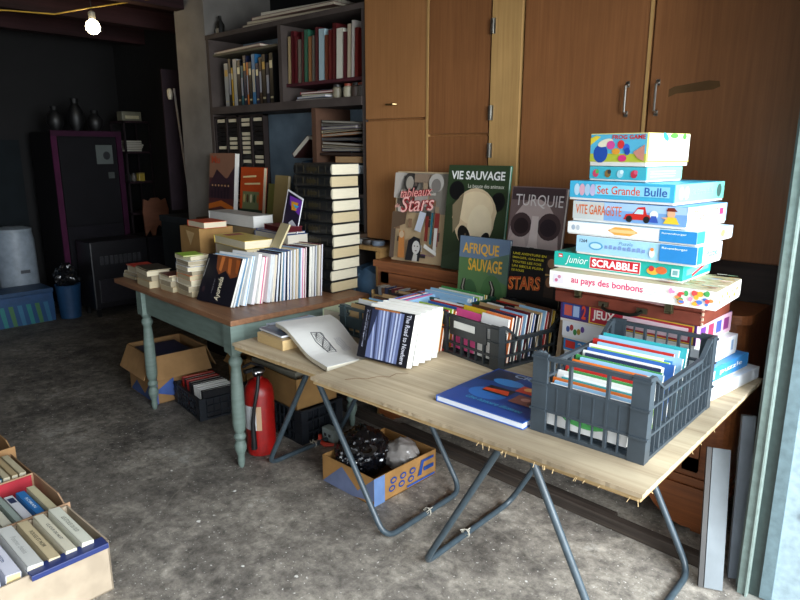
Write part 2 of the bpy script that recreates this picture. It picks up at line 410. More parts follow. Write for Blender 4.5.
# upper-left shelf books (standing, spine to the viewer)
def spine_book(x, y, z, t, d, h, col, label, group, lean=0, bands=None, name='book'):
    M = T(x, y, z) @ Matrix.Rotation(R(lean),4,'Y')
    r = thing(name, label, 'book', M, group)
    c = MB(); c.box((0,0,0),(t,.002,h),col); c.box((0,0,0),(.002,d,h),col); c.box((t-.002,0,0),(t,d,h),col); c.build('cover', PRINT, r)
    MB().box((.002,.002,.003),(t-.002,d-.004,h-.004),'#cfc6b0').build('pages', PAPER, r)
    a = Art(F_front()); b = bands or []
    for (v0, v1, cc) in b: a.r(t*.12, h*v0, t*.88, h*v1, cc)
    if b: a.build('spine_print', PRINT, r)
    return r
x = -4.27
cl = [('grey','#8d8f90',.05),('black','#101216',.03),('yellow','#c49a28',.02),('grey','#9a9a98',.045),('black','#14161c',.04),('teal','#1c5560',.028),('navy','#161c38',.035),('orange','#c06a28',.02),('black','#121216',.035),('blue','#2c6a98',.04),('navy','#12183a',.035),('brown','#31221a',.03),('black','#0e0e12',.04),('navy','#1a2036',.035),('black','#131313',.04)]
for i, (cn, cc, t) in enumerate(cl):
    h = .30 + .035*math.sin(i*2.3)
    spine_book(x, 2.80, 1.863, t, .2, h, cc, '%s spined tall book, %s from the left on the upper left shelf' % (cn, ORD[i]), 'books on the upper left shelf', bands=[(.7,.85,'#d8cfa8' if i%3 else '#b08a3a'),(.1,.14,'#a09878')] if i%2 == 0 else [(.25,.7,'#8c8f9a' if i%3 else '#a8a290')])
    x += t+.004
# papers lying across top of those
def flat_stack(M, items, group, where, name='book', cat='book'):
    z = 0
    for i, (w, h, t, col, pg, dx, dy, rz, what) in enumerate(items):
        book(M @ T(dx, dy, z, rz), w, h, t, col, pg, '%s, %s' % (what, where), group, split=True, name=name, cat=cat)
        z += t+.0006
flat_stack(T(-4.40,2.80,2.235), [(.62,.2,.016,'#8a5a58','#d0c4b0',0,0,-3,'long cream and maroon album lying on top of the row of books')], 'albums lying on the shelves', 'upper left shelf')
MB().box((-4.41,2.79,2.22),(-3.6,3.0,2.234),'#6d6552').build('shelf_board', MATTE, SH)
# right upper compartment
cl2 = [('cream','#b49a70',.026),('maroon','#54181c',.028),('maroon','#5c1a20',.03),('grey','#6a6258',.03),('maroon','#4e1a20',.02),('green','#2c5f4a',.034),('tan','#8a5c38',.03),('grey','#5f5a52',.024),('maroon','#501a20',.028),('pale blue','#9fb6bc',.05),('brown','#6a3422',.028),('maroon','#601c1c',.03),('red','#4e1618',.03),('white','#cfcaba',.055),('maroon','#521c24',.03),('cream','#b8a890',.03),('white','#c0b8b0',.022),('red','#6a1c1a',.03)]
x = -3.53
for i, (cn, cc, t) in enumerate(cl2):
    h = .29+.03*math.sin(i*1.7)
    spine_book(x, 2.80, 1.976, t, .2, h, cc, '%s folder or album, %s from the left on the upper right shelf' % (cn, ORD[i]), 'albums on the upper right shelf', lean=2)
    x += t+.006
flat_stack(T(-3.45,2.79,1.862), [(.34,.2,.012,'#3c2a2c','#a8a098',0,0,4,'dark album'),(.30,.2,.012,'#8a93a8','#c8c0b8',.02,0,-5,'pale blue magazine'),(.3,.2,.014,'#4a4a34','#b0a890',.06,0,8,'olive album'),(.3,.2,.012,'#8c2028','#c8c0b8',.05,.0,3,'red folder')], 'albums lying in the lower gap', 'lying in the gap under the upper right shelf')
flat_stack(T(-4.02,2.79,1.863), [], '', '')
for i, (x, cc, cn) in enumerate(((-3.10,'#7c7460','grey-beige'),(-3.0,'#a8a088','cream'),(-2.93,'#4a3c34','brown'),(-2.88,'#6a625a','grey'))):
    r = thing('jar', '%s small jar in the gap under the upper right shelf' % cn, 'jar', T(x,2.84,1.862), 'small jars on the shelf unit')
    MB().lathe([(.03,0),(.033,.01),(.033,.06),(.024,.07)], cc).build('body', PLAST, r); MB().lathe([(.026,.07),(.026,.084)], '#8c3a24' if i%2 else '#2c2a28').build('lid', PLAST, r)
# top of unit: rolled papers / magazines
flat_stack(T(-4.0,2.79,2.368,4), [(.9,.24,.02,'#6b5648','#b4aa98',0,0,0,'long brown portfolio'),(.85,.24,.018,'#8c8070','#b4a890',.05,0,2,'long grey portfolio'),(.8,.22,.02,'#5c2c2c','#b8ac98',.1,0,-2,'maroon edged magazines'),(.7,.2,.02,'#a8a090','#b8b0a0',.2,0,3,'pale paper bundle')], 'portfolios on top of the shelf unit', 'on top of the shelf unit')
r = thing('bottle', 'small dark bottle on the top left end of the shelf unit', 'bottle', T(-4.36,2.85,2.366)); MB().lathe([(.03,0),(.03,.08),(.012,.11),(.012,.14)], '#15130f').build('body', PLAST, r); MB().box((-.02,-.031,.02),(.02,-.029,.05),'#8c877c').build('bottle_label', PAPER, r)
# blue compartment: leaning notebook
book(frame((-3.50,2.80,1.50),(.62,0,.45),(0,1,.0)), .20,.16,.035,'#3c2220','#cfc8b8','dark red notebook tilted in the blue-backed compartment')
# lower right compartment magazines
q = random.Random(5)
for i in range(9):
    cn = ['grey-violet','cream','brown','slate','orange-edged','cream','violet','grey','black'][i]; cc = ['#5a5566','#a89a80','#4c3628','#4c5058','#a86a38','#b4a888','#54466a','#7c7870','#1e1c1c'][i]
    book(T(-3.2,2.79,1.545+i*.022,q.uniform(-4,4)) @ Matrix.Rotation(R(3*math.sin(i)),4,'Y'), .34+.03*math.sin(i), .22, .016, cc, ['#8a8478','#6c665c','#9a9488','#55504a'][i%4], '%s magazine, %s from the bottom of the right compartment pile' % (cn, ORD[i]), 'magazines in the right compartment')
tag(MB().box((-3.21,2.78,1.52),(-2.81,3.0,1.535),'#3a2c26').build('magazine_shelf', MATTE), 'thin brown board under the magazine pile', 'board')
book(T(-3.08,2.79,1.475), .24,.18,.04,'#6e4a30','#b8946a','tan box file in the right compartment under the magazines', name='box_file', cat='box')
o = book(T(-3.08,2.79,1.292), .24,.18,.12,'#1c1c20','#1c1c20','black box beneath the tan file behind the black encyclopedias', name='storage_box', cat='box')
book(T(-3.06,2.77,1.413), .2,.15,.05,'#b4c4cc','#c8d0d4','pale blue box with scribbles just above the encyclopedia stack', name='storage_box', cat='box', art=None)
# blue globe-like bowl
r = thing('helmet', 'dark blue rounded helmet behind the encyclopedia stack', 'helmet', T(-3.38,2.85,1.29))
MB().lathe([(.02,.20),(.06,.19),(.09,.16),(.10,.11),(.105,.05),(.105,0)][::-1], '#1c3448', 24).build('shell', PLAST, r); MB().lathe([(.107,0),(.107,.02)], '#1a2c3c', 24).build('rim', PLAST, r)
MB().box((-3.53,2.77,1.06),(-3.27,2.98,1.29),'#2a2c30').build('storage_box', MATTE); tag(bpy.data.objects['storage_box'] if False else COL.objects[-1], 'dark box under the blue helmet behind the encyclopedias', 'box')

# two tall books leaning on the tape racks
def art_m(a, w, h):
    a.r(.0,.0,w,h,'#5a3030'); a.r(0,h*.62,w,h,'#8d6550'); a.p([(0,h*.5),(w*.3,h*.75),(w*.7,h*.6),(w,h*.8),(w,h*.3),(0,h*.3)],'#3c2830'); a.r(0,0,w,h*.12,'#4a2416'); a.p([(0,h*.2),(w*.5,h*.27),(w,h*.18),(w,h*.1),(w*.5,h*.18),(0,h*.12)],'#c86a24')
    a.t('Mu',w*.08,h*.84,w*.42,h*.96,'#b0482c',.02)
    for k in range(6): a.r(w*(.1+k*.13),h*.3,w*(.16+k*.13),h*(.42+.06*(k%3)),'#241a24'); a.e(w*(.14+k*.13),h*.5,.008,.008,'#c89a6a')
book(frame((-4.385,2.70,1.059),(1,0,0),(0,.045,.45)), .33,.47,.035,'#e2dfda','#dcd8d0','tall sunset-coloured picture book leaning on the left tape rack', art=art_m)
def art_f(a, w, h):
    a.r(0,0,w,h,'#c04a1c'); a.r(.0,0,w,h*.22,'#2c3c30'); a.r(w*.12,h*.22,w*.85,h*.55,'#7a8058')
    for k in range(5): a.e(w*(.2+k*.15),h*.42,.013,.03,['#c8b070','#5a3a20','#d8c8a0','#3a5a3a','#b06a30'][k])
    for j,(u0,u1) in enumerate(((.12,.7),(.2,.88))):
        a.p([(w*u0,h*(.80-j*.13)),(w*u1,h*(.82-j*.13)),(w*u1,h*(.855-j*.13)),(w*u0,h*(.83-j*.13))],'#e6d49a')
book(frame((-3.99,2.70,1.059),(1,0,0),(0,.045,.40)), .27,.375,.03,'#b8481c','#cfc0a0','orange illustrated book leaning on the right tape rack', art=art_f)
book(frame((-3.68,2.70,1.059),(.95,-.1,0),(0,.04,.30)), .14,.27,.02,'#7c7a3c','#cfc0a0','olive and yellow booklet standing behind the purple magazine')
book(frame((-3.56,2.66,1.059),(.95,-.1,0),(0,.04,.30)), .16,.33,.02,'#b8a06a','#cfc0a0','mustard patterned book standing beside the encyclopedia stack')

# ================================================================== GREEN FARM TABLE
GT = thing('farm_table', 'farm table with pale green turned legs and brown top', 'table', T(-2.58,1.66,0,-4))
G = '#6b7b73'
c = MB(); c.rbox((-1.40,-.035,.742),(.04,.83,.77), .004); c.build('tabletop', M_TOPW, GT)
def apron(a, b): c = MB(); c.rbox(a, b, .003, G); c.build('apron', WOODV, GT)
apron((-1.02,-.012,.61),(-.03,.012,.742)); apron((-1.04,.71,.61),(-.03,.735,.742)); apron((-.012,.03,.61),(.012,.70,.742)); apron((-1.05,.03,.61),(-1.03,.70,.742))
legp = [(.011,0),(.015,.01),(.019,.035),(.016,.06),(.021,.075),(.028,.095),(.031,.115),(.026,.135),(.019,.145),(.026,.152),(.031,.165),(.026,.178),(.020,.186),(.028,.20),(.033,.23),(.033,.30),(.031,.42),(.026,.50),(.023,.53),(.031,.545),(.034,.558),(.029,.572),(.022,.582),(.030,.595),(.034,.605)]
for x, y in ((0,0),(-1.03,.0),(0,.72),(-1.03,.72)):
    c = MB(); c.lathe(legp, G, 18, T(x,y,0)); c.box((x-.036,y-.036,.605),(x+.036,y+.036,.742), G); c.build('leg', WOODV, GT)

# row of books standing on the green table's right end, fore edges to the right
TZ = .771
specs = [  # cover colour, thickness, height, width
 ('black',.014,.235,.235),('white',.008,.235,.22),('pale blue',.01,.235,.22),('white',.016,.24,.22),('pale blue',.007,.24,.21),('white',.02,.245,.215),('white',.02,.245,.215),('pink',.012,.245,.21),('white',.022,.25,.21),('white',.018,.25,.21),
 ('navy',.014,.255,.2),('black',.012,.26,.2),('pale blue',.012,.26,.2),('navy',.014,.262,.2),('blue',.013,.265,.2),('cream',.016,.268,.2),('tan',.014,.27,.2),('pale blue',.02,.272,.2),('pink',.012,.27,.2),('maroon',.01,.275,.2),('black',.02,.275,.2),('white',.018,.277,.2),('navy',.012,.278,.2),('cream',.018,.28,.2),('maroon',.012,.283,.2)]
def art_ay(a, w, h):
    a.r(0,0,w,h,'#15131c'); a.p([(w*.28,h),(w*.95,h),(w*.98,h*.62),(w*.8,h*.56),(w*.62,h*.7),(w*.45,h*.6),(w*.34,h*.72)],'#7a4222')
    a.p([(w*.42,h*.98),(w*.52,h*.98),(w*.5,h*.66),(w*.42,h*.7)],'#c27038'); a.p([(w*.62,h*.96),(w*.72,h*.96),(w*.78,h*.62),(w*.68,h*.68)],'#b8642e'); a.p([(w*.85,h*.95),(w*.97,h*.95),(w*.97,h*.66),(w*.9,h*.7)],'#a05426')
    a.t('Ayurveda',w*.66,h*.06,w*.66+h*.5,h*.06+w*.17,'#d9cdb0',.02,.2,90); a.t('la sagesse du corps',w*.40,h*.2,w*.40+h*.3,h*.2+w*.035,'#8d8a90',0,0,90)
    a.e(w*.12,h*.25,.012,.016,'#3c2a30'); a.p([(w*.02,h*.5),(w*.05,h*.9),(w*.07,h*.9),(w*.04,h*.5)],'#8f8c88')
row_a = R(4); dirx = Vector((math.cos(row_a), math.sin(row_a), 0)); diry = Vector((-math.sin(row_a), math.cos(row_a), 0))
pos = Vector((-2.76,1.765,TZ)); rowdir = Vector((.235,.972,0)); rowdir = rowdir/rowdir.dot(diry)
for i, (cn, t, h, w) in enumerate(specs):
    lean = R(22 - 17*min(1, i/12)) if i < 13 else R(4)
    up = (diry*math.sin(lean) + Vector((0,0,math.cos(lean))))
    # spine at left, fore edge right; cover faces the viewer; origin = spine bottom at the BACK cover
    ths = t/math.cos(lean); w = w+.05 if i < 4 else w; h = h+(.02 if i < 6 else 0)
    if i: pos = pos + rowdir*(ths+.0022+max(0,plean-lean)*.25)
    nrm = dirx.cross(up).normalized(); plean = lean      # local z
    org = pos - dirx*w
    lab = '%s covered book, %s from the front of the green table row' % (cn, ORD[i])
    if i == 0: lab = 'dark slim book with tan and black cover, leaning at the front of the row'
    cc = CN[cn] if i else '#15131c'
    pgc = ['#dcd8ce','#d6dbe2','#e4e0d4','#d8ccb8','#dfd6d8','#c8ccd0','#e6e2d8'][i*5%7]
    book(frame(org - nrm*t + Vector((0,0,max(0,(t*math.sin(lean))))), dirx, up), w, h, t, cc, pgc, lab, 'books standing in a row on the green table', soft=True, art=art_ay if i == 0 else None)
rowend = pos.copy()

# encyclopedia stack
EX, EY = -2.615, 2.345
for i in range(11):
    z = TZ + i*.0648
    dx = -.025 if i < 2 else (.004*math.sin(i*2)); 
    r = thing('encyclopedia', 'black bound encyclopedia volume, %s from the top of the tall stack' % ORD[10-i], 'book', T(EX+dx, EY+.003*math.cos(i), z), 'black encyclopedia volumes stacked on the green table')
    w, d, h = .31, .205, .0625    # w along x (spine faces the viewer), d along y
    c = MB(); col = '#17191a'
    c.box((-w,0,0),(.002,d,.004),col); c.box((-w,0,h-.004),(.002,d,h),col)
    pts = [(0,0),(-.010,.012),(-.013,h/2),(-.010,h-.012),(0,h)]
    # rounded spine on -y side
    bm = [(-w, p0, p1) for p0, p1 in pts]; vs = [(-w,p0,p1) for p0,p1 in pts]+[(0,p0,p1) for p0,p1 in pts]
    c.add(vs, [(k,k+1,6+k,5+k) for k in range(4)], col, None, True); c.box((-w,0,.003),(-w+.003,.004,h-.003),col)
    c.build('cover', PRINT, r)
    p = MB(); pc = '#e2d8be' if i % 3 else '#cdbb95'
    p.box((-w+.006,.004,.004),(-.004,d-.006,h-.004), pc); p.build('pages', PAPER, r)
    g = MB()
    for u in (.12,.3,.42,.5,.58,.7,.9):
        g.box((-w*u-.006,-.0150,.012),(-w*u,-.0136,h-.012),'#3a3322' if .25 < u < .75 else '#2c2920')
    g.box((-w*.62,-.0150,.022),(-w*.36,-.0138,.040),'#3c3420'); g.build('spine_gilding', PRINT, r)
# purple magazine leaning on the stack
def art_p(a, w, h):
    a.r(0,0,w,h,'#f0eef2'); a.r(w*.06,h*.03,w,h*.97,'#201838'); a.p([(w*.2,h*.9),(w,h*.95),(w,h*.6),(w*.3,h*.7)],'#7c38b8'); a.p([(w*.35,h*.8),(w*.8,h*.86),(w*.75,h*.66),(w*.45,h*.62)],'#f0a828'); a.p([(w*.5,h*.76),(w*.9,h*.8),(w*.7,h*.7)],'#38b8e8')
    a.p([(w*.4,h*.3),(w*.6,h*.42),(w*.9,h*.35),(w*.8,h*.12),(w*.55,h*.1)],'#e8e8f0'); a.e(w*.55,h*.22,.012,.015,'#30b0d0')
book(frame((-2.985,2.28,1.10),(.93,-.08,-.30),(-.30,.05,.9)), .15,.25,.006,'#efedf2','#e8e8e8','purple and yellow magazine leaning against the encyclopedia stack', art=art_p, soft=True)

# things lying behind the row
def TG(x, y, z, rz=0): return T(x, y, z, rz)
def paper_art(a, w, h):
    for k in range(3): a.r(w*.15,h*(.3+.2*k),w*.85,h*(.36+.2*k),'#9a978e')
cb = thing('cardboard_box', 'brown cardboard box with black round print under the orange book', 'box', TG(-3.66,2.02,TZ,-4))
m = MB(); m.box((0,0,0),(.25,.22,.33),'#9a7648'); m.build('body', CARD, cb); a = Art(F_front()); a.e(.19,.14,.022,.04,'#241c14'); a.e(.19,.14,.012,.026,'#9a7648'); a.p([(.08,.31),(.19,.30),(.13,.22)],'#c0a070'); a.build('print', CARD, cb)
book(TG(-3.60,2.04,1.102,-6), .22,.15,.036,'#c4481c','#d8ccb0','orange hardback lying on the brown cardboard box')
book(TG(-3.66,2.262,.771,-4), .46,.14,.33,'#4a3c30','#8d7a5c','brown storage box under the long white box file', name='storage_box', cat='box')
book(TG(-3.72,2.262,1.103,-4), .54,.14,.07,'#b8b6b0','#d4d2cc','long white box file lying on the brown storage box', name='box_file', cat='box')
book(TG(-3.24,2.0,.771,-6), .36,.2,.265,'#6b5a50','#bcae90','tall bundle of old albums under the yellow book', name='album_bundle', cat='albums')
def art_y(a, w, h): a.r(w*.1,h*.2,w*.3,h*.8,'#a8302c')
book(TG(-3.25,2.0,1.037,-8), .38,.17,.045,'#d3b64a','#d8ccb0','yellow book lying behind the standing row', art=art_y)
book(TG(-3.16,2.215,.771,-4), .34,.14,.325,'#30466c','#c8c0b0','blue box of papers behind the yellow book', name='box_file', cat='box')
book(TG(-3.14,2.215,1.097,-8), .30,.15,.012,'#2c4a86','#c8c0b0','blue thin book lying under the dark red notebook')
book(TG(-3.07,2.22,1.110,-14), .24,.13,.03,'#6a1420','#4a1018','dark red notebook lying behind the row of standing books')
book(frame((-2.84,2.10,1.04),(1,-.2,0),(0,.5,.9)), .10,.14,.01,'#cbbd94','#cbbd94','cream card standing up behind the row of books', soft=True)
# piles of small paperbacks at the left end
def pile(x, y, rz, items, where, z=TZ):
    for i, (w, h, t, cn, dx, dy, r2) in enumerate(items):
        book(T(x+dx, y+dy, z, rz+r2), w, h, t, CN.get(cn, cn), ['#b3a586','#9c9078','#c2b79c'][i%3], '%s paperback, %s from the bottom of the %s' % (cn, ORD[i], where), 'small paperbacks at the left end of the green table', soft=True)
        z += t+.0008
pile(-3.97,1.79,-2,[(.17,.11,.022,'grey',-.02,0,0),(.17,.11,.02,'cream',0,0,3),(.20,.12,.036,'white',.03,.01,-5),(.21,.13,.006,'red',.03,.0,-4)],'leftmost pile')
pile(-3.70,1.74,-6,[(.19,.13,.04,'tan',0,0,0),(.19,.12,.034,'tan',.01,0,3),(.22,.13,.030,'brown',-.01,0,-4),(.22,.13,.006,'black',-.0,0,-2)],'second pile')
pile(-3.46,1.76,-4,[(.15,.12,.03,'tan',0,0,2),(.14,.11,.03,'cream',0,0,0),(.13,.11,.024,'white',0,0,6),(.14,.11,.01,'maroon',0,0,-3)],'third pile')
pile(-3.29,1.775,-6,[(.17,.12,.03,'tan',0,0,2),(.17,.12,.03,'cream',0,0,-4),(.17,.12,.03,'white',0,0,2),(.17,.12,.026,'orange',0,0,0),(.17,.12,.024,'cream',0.005,0,4),(.17,.12,.022,'white',0,0,-3),(.17,.12,.01,'blue',0,0,2),(.17,.12,.022,'white',0.01,0,-3),(.16,.12,.02,'cream',0.0,0,6),(.14,.11,.006,'lime',0,0,-6)],'pile just left of the leaning dark book')


# ================================================================== FOLDING TABLES
def u_frame(parent, xa, xf, yf, yb, ztop, r=.0125, col='#3d4a52'):
    """one U of tube: front apex -> front foot -> ground bar -> back foot -> back apex"""
    m = MB(); rb = .07; P = [(xa,yf+.0,ztop)]
    F = Vector((xf,yf,r+.001)); B = Vector((xf,yb,r+.001)); A = Vector((xa,yf,ztop)); A2 = Vector((xa,yb,ztop))
    u = (A-F).normalized(); v = (B-F).normalized()
    for k in range(7):
        s = k/6; P.append(tuple((1-s)**2*(F+u*rb)+2*s*(1-s)*F+s*s*(F+v*rb)))
    u2 = (A2-B).normalized()
    for k in range(7):
        s = k/6; P.append(tuple((1-s)**2*(B-v*rb)+2*s*(1-s)*B+s*s*(B+u2*rb)))
    P.append(tuple(A2)); m.tube(P, r, col, 12)
    return m.build('leg_frame', PAINTM, parent)
def tie(parent, p):
    m = MB(); q = random.Random(int(abs(p[0])*100))
    for k in range(4): 
        pts = [(p[0]+q.uniform(-.02,.02), p[1]+q.uniform(-.02,.02), p[2]+q.uniform(-.012,.02)) for _ in range(5)]
        m.tube(pts, .0022, '#b9b4a6', 5)
    m.tube([(p[0]+.018*math.cos(a), p[1], p[2]+.018*math.sin(a)) for a in [k*.7 for k in range(10)]], .003, '#b9b4a6', 5)
    plabel(m.build('string_tie', MATTE, parent), 'knotted white string')
def splinter_board(x0, y0, x1, y1, z0, z1, seed):
    q = random.Random(seed); bm = bmesh.new()
    n = 90; rim = []
    def edge(a, b, jit):
        out = []
        for k in range(n):
            s = k/n; out.append((a[0]+(b[0]-a[0])*s+q.uniform(-jit,jit)*.6, a[1]+(b[1]-a[1])*s+q.uniform(-jit,jit)))
        return out
    P = edge((x0,y0),(x1,y0),.0012)+edge((x1,y0),(x1,y1),.002)+edge((x1,y1),(x0,y1),.001)+edge((x0,y1),(x0,y0),.002)
    m = MB(); m.prism(P, z1-z0, M=T(0,0,z0)); return m
NT = thing('folding_table', 'near trestle table with worn plywood top holding games and crates', 'table', T(0,0,0))
splinter_board(-1.745,1.435,-.51,2.53,.728,.74,3).build('tabletop', M_PLY, NT)
m = MB(); m.box((-1.738,1.441,.714),(-.516,2.525,.7275)); plabel(m.build('top_edge', M_EDGE, NT), 'rough splintered lower ply layer')
m = MB(); q = random.Random(11)
for k in range(18):
    x = q.uniform(-1.0,-.52); L = q.uniform(.0,.012); m.tube([(x,1.437,.722),(x+q.uniform(-.006,.006),1.432,.718-L)], .0009, '#cdb183', 4)
for k in range(4):
    y = q.uniform(1.45,2.0); L = q.uniform(.001,.006); m.tube([(-.513,y,.722),(-.509,y+q.uniform(-.004,.004),.718-L)], .0009, '#cdb183', 4)
tag(plabel(m.build('splinters', MATTE, NT), 'frayed pale splinters'), None, None, None, 'stuff')
m = MB()  # crack in the veneer near the left end
pts = [(-1.60,1.56),(-1.57,1.585),(-1.53,1.59),(-1.49,1.62),(-1.47,1.66),(-1.43,1.68),(-1.41,1.72),(-1.385,1.73)]
pts = [(-1.63,1.50),(-1.61,1.535),(-1.575,1.56),(-1.565,1.60),(-1.53,1.63),(-1.535,1.67),(-1.50,1.70)]
for a, b in zip(pts, pts[1:]): m.tube([(a[0],a[1],.7400),(b[0],b[1],.7400)], .0013, '#6a4a2c', 4)
plabel(m.build('crack', MATTE, NT), 'dark wavy crack in the ply')
u_frame(NT, -1.00, -1.385, 1.66, 2.26, .714); u_frame(NT, -.985, -.618, 1.64, 2.29, .714)
tie(NT, (-1.385,1.93,.016)); 
MT = thing('folding_table', 'middle trestle table, mostly hidden, carrying the big white book', 'table', T(0,0,0))
splinter_board(-2.42,1.545,-1.50,2.44,.694,.707,8).build('tabletop', M_PLY, MT)
MB().box((-2.412,1.552,.676),(-1.505,2.43,.6935)).build('top_edge', M_EDGE, MT)
u_frame(MT, -2.05, -1.605, 1.68, 2.19, .676); u_frame(MT, -2.09, -2.48, 1.75, 2.22, .676)
tie(MT, (-1.605,1.95,.016)); tie(MT, (-2.48,2.05,.016))

# ================================================================== GAMES STACK
def gbox(z, X, Y, th, w, d, h, lid, label, fart=None, rart=None, tart=None, top=None, name='board_game', side=None):
    """front-right bottom corner at X,Y ; th rotation"""
    M = T(X, Y, z, th) @ T(-w, 0, 0)
    r = thing(name, label, 'board game', M, 'board games stacked on the near trestle table')
    b = MB(); b.rbox((.0015,.0015,0),(w-.0015,d-.0015,h*.5), .001, '#e8e4dc'); b.build('tray', PRINT, r)
    l = MB(); l.rbox((0,0,h*.12),(w,d,h), .0015, lid); l = l.build('lid', PRINT, r)
    if side or rart:
        a = Art(F_right(w) @ Matrix.Translation((0,h*.12,0)))
        if side: a.r(.001,.0,d-.001,h*.87,side)
        if rart: rart(a, d, h*.87)
        a.build('side_print', PRINT, l)
    if fart: a = Art(F_front() @ Matrix.Translation((0,h*.12,0))); fart(a, w, h*.87); a.build('front_print', PRINT, l)
    if tart: a = Art(F_top(h)); tart(a, w, d); a.build('top_print', PRINT, l)
    return r
def f_parker(a,w,h): a.t('PARKER',w*.80,h*.4,w*.95,h*.7,'#2c3038'); a.r(w*.8,h*.1,w*.94,h*.3,'#9aa0a8')
gbox(.741,-.585,2.125,-9,.56,.40,.046,'#e6e9ec','white flat game box at the bottom of the stack', f_parker, top=None)
def f_blue(a,w,h): a.r(w*.9,h*.2,w*.975,h*.8,'#d8e8f8'); a.r(w*.91,h*.3,w*.965,h*.7,'#c07858'); a.r(w*.02,h*.2,w*.1,h*.8,'#e04038'); a.t('2',w*.12,h*.2,w*.16,h*.8,'#f0f0f0')
def r_blue(a,w,h): a.t('puzzle',w*.35,h*.3,w*.85,h*.75,'#f2f6fa'); a.r(w*.1,h*.2,w*.24,h*.8,'#c8e0f4')
def t_blue(a,w,h): a.e(w*.75,h*.5,.05,.06,'#8cc4ee'); a.e(w*.85,h*.3,.03,.03,'#e89868'); a.r(w*.3,h*.2,w*.55,h*.6,'#a8d0f0')
gbox(.788,-.60,2.135,-8,.55,.34,.056,'#3f8fd2','blue flat game box, second from the bottom of the stack', f_blue, r_blue, t_blue)
def f_wh(a,w,h):
    for k in range(5): a.e(w*(.05+k*.03),h*(.5+.15*math.sin(k*2)),.008,.012,['#405a9a','#a83a3a','#3a8a4a','#a88a3a','#6a4a9a'][k])
def r_wh(a,w,h): a.r(w*.82,h*.2,w*.88,h*.8,'#90a8c8')
gbox(.845,-.618,2.14,-6,.53,.30,.07,'#e9ebee','white game box with tiny figures, third from the bottom of the stack', f_wh, r_wh)
def f_jeux(a,w,h):
    a.r(w*.02,h*.1,w*.17,h*.9,'#2c4a9a'); a.r(w*.035,h*.2,w*.1,h*.8,'#c85848'); a.r(w*.11,h*.2,w*.16,h*.8,'#a8c0e0'); a.t('2',w*.18,h*.15,w*.215,h*.9,'#d84a2c',.03)
    a.r(w*.24,h*.04,w*.985,h*.96,'#e8c040'); a.r(w*.25,h*.1,w*.975,h*.9,'#b02438'); a.t('JEUX',w*.27,h*.2,w*.44,h*.8,'#f4ece4',.03); a.r(w*.5,h*.2,w*.95,h*.8,'#e8c8d0')
def r_jeux(a,w,h):
    for k in range(4): a.r(w*(.1+k*.22),h*.2,w*(.25+k*.22),h*.8,['#6a3a8a','#c83a5a','#4a5ab0','#8a3a7a'][k])
gbox(.916,-.638,2.14,-5,.515,.29,.08,'#4a2a6a','purple and red game box labelled JEUX under the brown suitcase', f_jeux, r_jeux, side='#e8b8cc')
# suitcase
r = thing('suitcase', 'small worn red-brown suitcase in the middle of the games stack', 'suitcase', T(-1.155,2.14,.997,-2))
M_CASE = vc_mat('worn_fibreboard', .6, lo=.75, hi=1.15, scale=14)
MB().rbox((0,0,0),(.535,.27,.045), .006, '#7c3826').build('base', M_CASE, r); MB().rbox((-.002,-.002,.046),(.537,.272,.088), .006, '#7a3524').build('lid', M_CASE, r)
for x in (.10,.43):
    m = MB(); m.box((x-.014,-.008,.03),(x+.014,-.001,.068),'#a8a080'); m.box((x-.009,-.013,.04),(x+.009,-.007,.06),'#8a8468'); m.tube([(x-.01,-.012,.032),(x+.01,-.012,.032)],.004,'#8a8468',8); plabel(m.build('latch', STEEL, r), 'tarnished metal latch')
m = MB(); m.tube([(.20,-.004,.02),(.205,-.022,.012),(.23,-.03,.006),(.31,-.03,.006),(.335,-.022,.012),(.34,-.004,.02)], .006, '#4a4a44', 8)
for x in (.2,.34): m.box((x-.018,-.008,.012),(x+.018,-.001,.03),'#98927a')
m.build('handle', STEEL, r)
m = MB(); m.prism([(.18,.06),(.42,.05),(.40,.09),(.19,.09)], .001, '#b0898a', Matrix.Translation((0,-.004,0)) @ Matrix.Rotation(R(90),4,'X')); m.prism([(.26,.075),(.33,.073),(.33,.087),(.26,.087)], .001, '#e4dcd8', Matrix.Translation((0,-.0055,0)) @ Matrix.Rotation(R(90),4,'X')); plabel(m.build('tape', PRINT, r), 'torn pinkish tape across the lid')
m = MB()
for (x0,x1,z) in ((.5,.535,.089),(.28,.40,.089)): m.box((x0,-.004,z-.003),(x1,.0,z),'#c8a890')
for k in range(5): m.box((.534,-.003,.004+k*.017),(.539,.004,.014+k*.017),'#c8a890')
plabel(m.build('scuffs', MATTE, r), 'pale scuffed edges')
# bonbons
def f_bon(a,w,h):
    a.t('au pays des bonbons',w*.15,h*.22,w*.60,h*.80,'#d8286c',.015); a.r(w*.03,h*.2,w*.1,h*.8,'#e4dce4'); a.e(w*.05,h*.4,.006,.006,'#c86a8a'); a.e(w*.07,h*.65,.006,.006,'#c88a9a')
    for k in range(3): a.r(w*.59,h*(.3+.17*k),w*.7,h*(.34+.17*k),'#c4c0c0')
    q = random.Random(3)
    for k in range(26): a.e(w*q.uniform(.75,.98),h*q.uniform(.12,.85),q.uniform(.004,.01),q.uniform(.004,.009),['#d84a4a','#e8a838','#48a058','#4a7ac8','#c88a4a','#e88ab0'][k%6])
def t_bon(a,w,h):
    a.r(.0,.0,w,h,'#c9b896'); q = random.Random(4)
    for k in range(60):
        x, y = w*q.uniform(.6,.97), h*q.uniform(.05,.95); a.p([(x,y),(x+.03,y+.004),(x+.028,y+.012),(x-.002,y+.01)], ['#b86a5a','#a8a078','#7a9a7a','#e0d8c8','#98a8b8','#c8a060'][k%6])
def r_bon(a,w,h):
    for k in range(8): a.e(w*(.1+k*.1),h*(.3+.3*(k%2)),.008,.007,['#e0b040','#d08a5a','#c8c080'][k%3])
